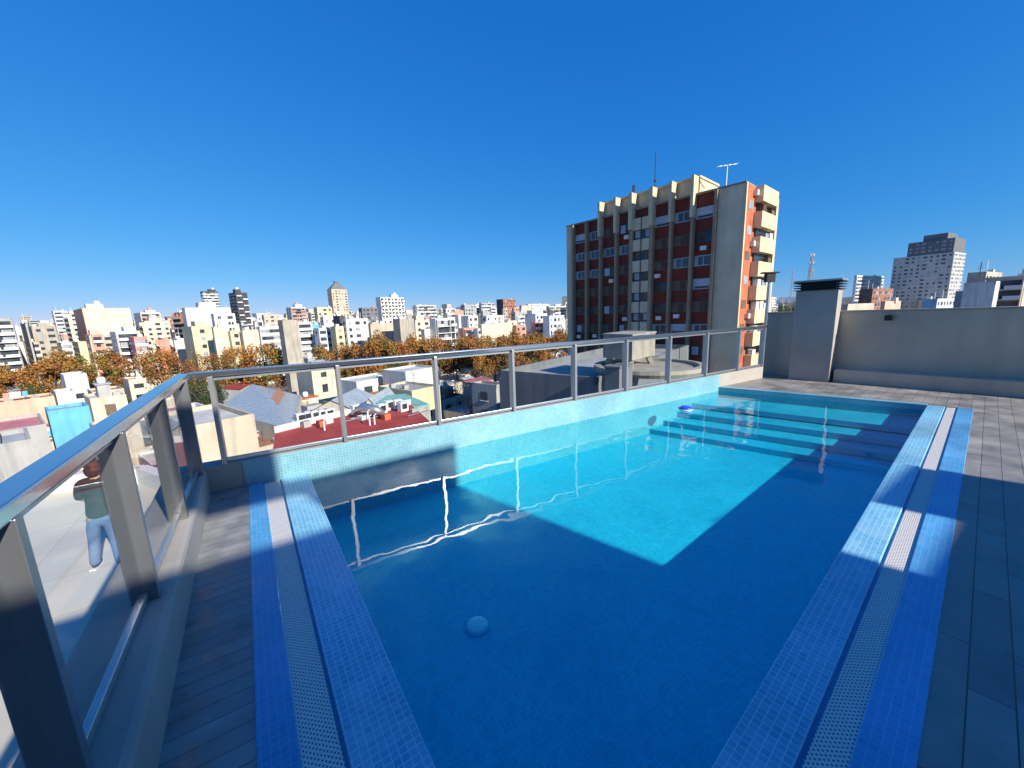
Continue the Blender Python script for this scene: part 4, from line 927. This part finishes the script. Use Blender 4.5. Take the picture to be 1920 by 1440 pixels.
# smaller grey gables in front of the second panel
for l_,r_,y0,Dd,lab in ((572,676,778,52,'pair of low grey gabled sheds left of the second post'),(676,712,772,55,'small grey gabled shed right of the second post')):
    a=dep(l_,y0,Dd); b=dep(r_,y0-12,Dd); dv=(V2(b.x,b.y)-V2(a.x,a.y)); L=dv.length; dv.normalize(); bk=V2(-dv.y,dv.x)
    if bk.y<0: bk=-bk
    a2=V2(a.x,a.y); zt=a.z; h=empty('shed',(a.x,a.y,G)); tag(h,lab,'shed')
    mb=MB(); mb.prism([tuple(a2),tuple(a2+dv*L),tuple(a2+dv*L+bk*9),tuple(a2+bk*9)],G,zt); mb.build('wall',MW['cream'],h)
    mb=MB(); A=[Vector((*(a2+dv*L*f+bk*o),zt+z)) for f,z in ((-.03,0),(.5,2.0),(1.03,0)) for o in (-.2,9)]
    mb.face([A[0],A[2],A[3],A[1]]); mb.face([A[2],A[4],A[5],A[3]]); mb.build('roof',m_zinc,h)
    mb=MB(); B=[Vector((*(a2+dv*L*f),zt+z)) for f,z in ((0,0),(1,0),(.5,1.93))]; mb.face(B); mb.build('gable',MW['cream'],h); occ((a2+dv*L/2+bk*4),7)
    for f in (.2,.45,.7):
        mb=MB(); w0=a2+dv*L*f-bk*.04; mb.prism([tuple(w0),tuple(w0+dv*1.1),tuple(w0+dv*1.1+bk*.03),tuple(w0+bk*.03)],zt-2.4,zt-.5); mb.build('window',m_win,h)
# villa tiled veranda roof
h,pts,c=polyhouse([(664,735),(745,728),(758,742),(672,752)],-14.0,'beige','tile'); tag(h,'low house with terracotta tiled roof below the white villa','house')
h,pts,c=polyhouse([(868,716),(905,704),(925,711),(896,722)],-15.0,'white','pink'); tag(h,'small white house with dusty pink roof right of the third panel post','house')
h,pts,c=polyhouse([(862,688),(880,676),(895,684),(880,692)],-16.5,'white','green'); tag(h,'small house with pale sea green roof under the rail','house')
h,pts,c=polyhouse([(165,738),(178,722),(215,738),(200,744)],-15.5,'white','red'); tag(h,'stepped bright red roof beside the white cubic house','house')
h,pts,c=polyhouse([(415,728),(440,718),(470,718),(450,730)],-16,'white','red'); tag(h,'low red roof just behind the hipped warehouse roof','house')
h,pts,c=polyhouse([(0,715),(20,706),(52,708),(40,718)],-16,'white','red'); tag(h,'low red roof under the leftmost orange tree','house')

# ---------------------------------------------------------------- random low houses filling the blocks
def clear(c,r):
    for x,y,rr in OCC:
        if (c[0]-x)**2+(c[1]-y)**2<(r+rr)**2*.8: return False
    return True
PW=['white','white','cream','cream','beige','grey','peach','white','concrete','bluewhite','yellow']
PR=['grey','light','membrane','grey','red','tile','rust','light','zinc','dark','pink','membrane']
SECT=[(-400,250,'left of the railing corner'),(250,405,'just behind the railing corner'),(405,645,'behind the first back glass panel'),(645,824,'behind the second back glass panel'),(824,966,'behind the third back glass panel'),(966,1082,'behind the fourth back glass panel'),(1082,2400,'right of the fourth back glass panel')]
nh=0
for iu in range(-3,16):
    for iv in range(-16,5):
        if iu%6==5: continue       # streets
        jc=AU*(iu*9.2+rng.uniform(-.8,.8))+AV*(iv*9.2+rng.uniform(-.8,.8)) if False else AU*(iu*9.4+(iu//6)*3)+AV*(iv*9.4)+V2(rng.uniform(-.9,.9),rng.uniform(-.9,.9))
        if jc.y<24: continue
        d=jc.length
        if d<34 or d>128: continue
        px,py=proj((jc.x,jc.y,-16))
        if px<-120 or px>1095: continue
        if iv%7==6: continue
        LU=rng.uniform(7.2,9.0); LV=rng.uniform(7.2,9.0)
        cc=jc+AU*LU/2-AV*LV/2
        if not clear(cc,4.6): continue
        if (cc-V2(C0.x-8,C0.y+8)).length<24: continue
        zt=rng.uniform(-20.2,-17.0) if d>75 else rng.uniform(-19.5,-15.0)
        wl_=rng.choice(PW); rf=rng.choice(PR)
        cn={'bluewhite':'pale blue','concrete':'raw concrete'}.get(wl_,wl_); rn={'membrane':'pale membrane','tile':'tiled','zinc':'zinc','light':'light grey'}.get(rf,rf)
        house_at(jc,LU,LV,zt,wl_,rf,None,'%s house with %s roof'%(cn,rn),rng.choice(('win','win','blank')),rng.choice(('win','blank')),rng,px,d)
        nh+=1

# ---------------------------------------------------------------- orange plane trees of the avenue
def leafmat(name,c): 
    m,nt,b=newmat(name); L=nt.links.new
    oi=N(nt,'ShaderNodeTexCoord'); nz=N(nt,'ShaderNodeTexNoise'); nz.inputs['Scale'].default_value=1.3; L(oi.outputs['Object'],nz.inputs['Vector'])
    cr_=N(nt,'ShaderNodeValToRGB'); cr_.color_ramp.elements[0].position=.35; cr_.color_ramp.elements[1].position=.65; cr_.color_ramp.elements[0].color=rgba(mulc(c,.6)); cr_.color_ramp.elements[1].color=rgba(mulc(c,1.35)); L(nz.outputs[0],cr_.inputs[0]); L(cr_.outputs[0],b.inputs['Base Color']); b.inputs['Roughness'].default_value=.7; b.inputs['Specular IOR Level'].default_value=.15
    return m
LM=[leafmat('orange_leaf',(.40,.17,.045)),leafmat('rust_leaf',(.23,.09,.035)),leafmat('ochre_leaf',(.28,.17,.04)),leafmat('olive_leaf',(.16,.15,.035))]
LG=[leafmat('green_leaf',(.05,.085,.03)),leafmat('dark_green_leaf',(.03,.055,.02)),leafmat('olive_green_leaf',(.09,.10,.04)),leafmat('twig_leaf',(.16,.12,.07))]
m_bark=plain('bark',(.14,.11,.08),.9,.25)
def crownmesh(seed,nleaf,R_,Hc,lo,mats,size=.42,wts=(.45,.25,.2,.1)):
    rg=random.Random(seed); cl=[]
    for _ in range(34):
        a=rg.uniform(0,6.283); rr=R_*math.sqrt(rg.random())*.78; z=lo+Hc*(.12+.76*rg.random()*(1-.35*(rr/R_)**2)); cl.append((Vector((math.cos(a)*rr,math.sin(a)*rr,z)),R_*rg.uniform(.20,.34),rg.choices(range(4),wts)[0]))
    me_v=[];me_f=[];mi=[]
    for i in range(nleaf):
        c,r,k=rg.choice(cl); d=Vector((rg.gauss(0,1),rg.gauss(0,1),rg.gauss(0,.85))).normalized(); p=c+d*r*(rg.random()**.45)
        if p.z<lo: continue
        s_=size*rg.uniform(.6,1.4); n=Vector((rg.gauss(0,1),rg.gauss(0,1),rg.gauss(0,1)+.5)).normalized(); e=n.orthogonal().normalized(); f=n.cross(e); b=len(me_v)
        me_v+=[p+e*s_*.5,p+f*s_*.5,p-e*s_*.5,p-f*s_*.5]; me_f.append((b,b+1,b+2,b+3)); mi.append(k if rg.random()<.75 else rg.randint(0,3))
    me=D.meshes.new('crown'); me.from_pydata([tuple(v) for v in me_v],[],me_f)
    for m in mats: me.materials.append(m)
    me.polygons.foreach_set('material_index',mi); me.update(); return me,cl
def trunkmesh(cl,H_,R_,seed):
    rg=random.Random(seed); mb=MB(); mb.tube([(0,0,0),(.1,0,H_*.2),(0,.15,H_*.38)],[.42,.34,.28],8)
    for c,r,_ in cl[:14]:
        st=Vector((0,.1,H_*rg.uniform(.28,.38))); mid=(st+c)/2+Vector((rg.uniform(-.5,.5),rg.uniform(-.5,.5),.6)); mb.tube([st,mid,c,c+Vector((rg.uniform(-1,1),rg.uniform(-1,1),r*.8))],[.2,.13,.07,.02],5)
    return mb
PROTO=[]
def mkproto(seed,mats,nleaf=5200,size=.42,wts=(.45,.25,.2,.1)):
    me,cl=crownmesh(seed,nleaf,8.0,15.0,4.4,mats,size,wts); tm=trunkmesh(cl,20,8,seed)
    r=empty('plane_tree'); t=tm.build('trunk',m_bark); t.parent=r
    c=link(D.objects.new('crown',me)); c.parent=r; return r
protos=[mkproto(21,LM,9500,.45),mkproto(22,LM,7500,.45,wts=(.3,.45,.15,.1)),mkproto(23,LM,8500,.45,wts=(.3,.15,.35,.2)),mkproto(24,LM,3200,.4,wts=(.4,.4,.1,.1))]
gproto=mkproto(31,LG,3600); bare=mkproto(32,LG,900,.3,(.0,.0,.2,.8))
usedp=set()
def tree(p,px,ytop,halfw,Dd,desc,group,cat='tree',label=None):
    q=dep(px,ytop-5,Dd); H_=q.z-G; R_=halfw/FPX*q.y*1.08
    if id(p) in usedp: o=copy_tree(p)
    else: usedp.add(id(p)); o=p
    o.location=(q.x,q.y,G); o.scale=(R_/8.4,R_/8.4,H_/19.6); o.rotation_euler=(0,0,rng.uniform(0,6.28))
    if label: tag(o,label,cat,group)
    else: THINGS.append((o,px,desc,cat,group,Dd)); 
    return o
grp='orange plane trees along the avenue'
for px,hw,yt,Dd,k in ((-12,38,684,112,0),(85,48,655,112,0),(188,48,650,112,2),(303,42,640,112,1),(372,34,652,118,3),(412,30,652,118,3),(440,32,640,125,1),(485,44,634,118,1),
    (598,30,642,124,2),(640,30,640,128,2),(690,44,621,128,0),(732,36,632,132,1),(775,34,626,135,0),(818,34,622,138,1),(852,28,636,142,2),(884,36,622,140,1),(925,36,622,145,1),(962,34,617,142,0),(1003,32,620,148,2),(1040,30,612,140,0),(1072,30,622,140,0),(905,30,634,130,0),(945,28,632,130,2),(985,28,630,132,1),(1022,26,628,134,0)):
    tree(protos[k],px,yt,hw,Dd,('orange plane tree','rust brown plane tree','ochre plane tree','half bare plane tree')[k],grp)
for px,hw,yt,Dd in ((378,34,702,92),(350,24,700,95),(742,22,676,105),(712,18,690,100),(215,18,718,100),(60,20,715,98)):
    tree(gproto,px,yt,hw,Dd,'dark green tree','green trees among the low houses')
for px,hw,yt,Dd in ((850,34,668,92),(905,30,672,98),(940,30,668,100),(765,24,672,110),(985,30,672,95),(880,28,690,80)):
    tree(bare,px,yt,hw,Dd,'thin bare tree','bare trees among the low houses')
for px,hw,yt,Dd in ((1462,12,563,180),(1474,10,560,190),(1452,9,574,170),(1486,12,566,190)):
    tree(gproto,px,yt,hw,Dd,'dark green tree','green trees by the floodlight pole')
# roof terrace greenery spots on the near houses are left to the trees above

# ---------------------------------------------------------------- procedural town beyond the avenue
NM=['white','white','cream','bluewhite','grey','beige','white','tan','yellow','concrete','salmon','white']
def rbox(px,yt,Dd,wpx,seed):
    rg=random.Random(seed); k=rg.choice(NM); s1=rg.choice(('win','band','balc','win','blank','check')); s2=rg.choice(('win','blank','balc'))
    c=px-wpx*.12 if px<700 else px-wpx*.25
    cn={'bluewhite':'pale blue','concrete':'raw concrete'}.get(k,k); sn={'win':'plain windowed','band':'banded','balc':'balconied','blank':'blank sided','check':'chequered'}[s1]
    tower(px-wpx*.5,c,px+wpx*.5,yt,Dd,k,s1,s2,'distant %s %s block'%(cn,sn),seed=seed,maxf=10 if Dd<300 else 7)
rs_=random.Random(99); nt_=0
for row,(d0,d1,step_,o0,o1,w0,w1) in enumerate(((165,200,30,10,26,20,34),(230,300,24,-8,12,16,28),(330,430,19,-17,2,11,22),(480,640,14,-19,-2,8,16),(680,900,13,-17,-4,6,12))):
    px=-30+row*9
    while px<1075:
        rbox(px,hy(px)-(-0)+rs_.uniform(o0,o1),rs_.uniform(d0,d1),rs_.uniform(w0,w1),int(px*3+row*1000)); nt_+=1
        px+=step_*rs_.uniform(.7,1.3)
for px in range(1430,1960,26):
    rbox(px+rs_.uniform(-8,8),hy(px)+rs_.uniform(-8,5),rs_.uniform(250,500),rs_.uniform(16,30),px*5); nt_+=1
# very far mass of the city
mb=MB(); rf_=random.Random(5)
for i in range(2600):
    d=700*math.exp(rf_.random()*1.75); a=rf_.uniform(-62,64); x,y=d*math.sin(R(a)),d*math.cos(R(a)); 
    s_=rf_.uniform(7,18); z=rf_.uniform(-12,10)+ (rf_.random()<.08)*rf_.uniform(5,20)+d*.006
    mb.obox((x,y),AU,AV,s_*.5,s_*.7,G,z,mi=rf_.randint(0,5))
    if i%2==0:
        p=V2(x,y)+AV*s_*.7-AU*s_*.5
        for f in range(4):
            P0=p+AU*1+AV*.05; P1=p+AU*(s_-1)+AV*.05; mb.face([(P0.x,P0.y,z-2.6-f*3),(P1.x,P1.y,z-2.6-f*3),(P1.x,P1.y,z-1.2-f*3),(P0.x,P0.y,z-1.2-f*3)],6)
tag(mb.build('distant_city',[MW['white'],MW['cream'],MW['grey'],MW['beige'],MW['bluewhite'],MW['concrete'],m_win]),'far off mass of pale city blocks along the horizon','city',kind='stuff')

# ---------------------------------------------------------------- labels for everything placed in rows
ORD=['leftmost','second','third','fourth','fifth','sixth','seventh','eighth','ninth','tenth','eleventh','twelfth','thirteenth','fourteenth','fifteenth']
def sect(px,high):
    w_='above' if high else 'behind'
    for a,b,t in SECT:
        if a<=px<b: return t.replace('behind the',w_+' the').replace('just above','just behind')
    return 'beyond the far wall' if px>1400 else 'right of the fourth panel'
from collections import defaultdict
cls=defaultdict(list)
for t in THINGS:
    s_=sect(t[1],t[5]>125) if t[1]<1400 else 'beyond the far wall'
    near='' if t[5]<=125 or t[3]!='building' else ('' if t[5]<230 else (' far back' if t[5]<460 else ' farthest back'))
    cls[(t[2]+near,s_,t[3])].append(t)
for (de,s_,ca),L in cls.items():
    L.sort(key=lambda t:t[1])
    for i,t in enumerate(L):
        lab=de+' '+s_
        if len(L)>1: lab='%s %s from the left, %s'%(ORD[min(i,14)] if i else 'first',de,s_)
        ws=lab.split()
        if len(ws)>16: lab=' '.join(ws[:16])
        grp_=t[4] or {'house':'low houses between the pool building and the avenue','building':'apartment blocks beyond the avenue'}.get(ca)
        tag(t[0],lab,ca,grp_)
print('houses',nh,'towers',nt_,'things',len(THINGS))
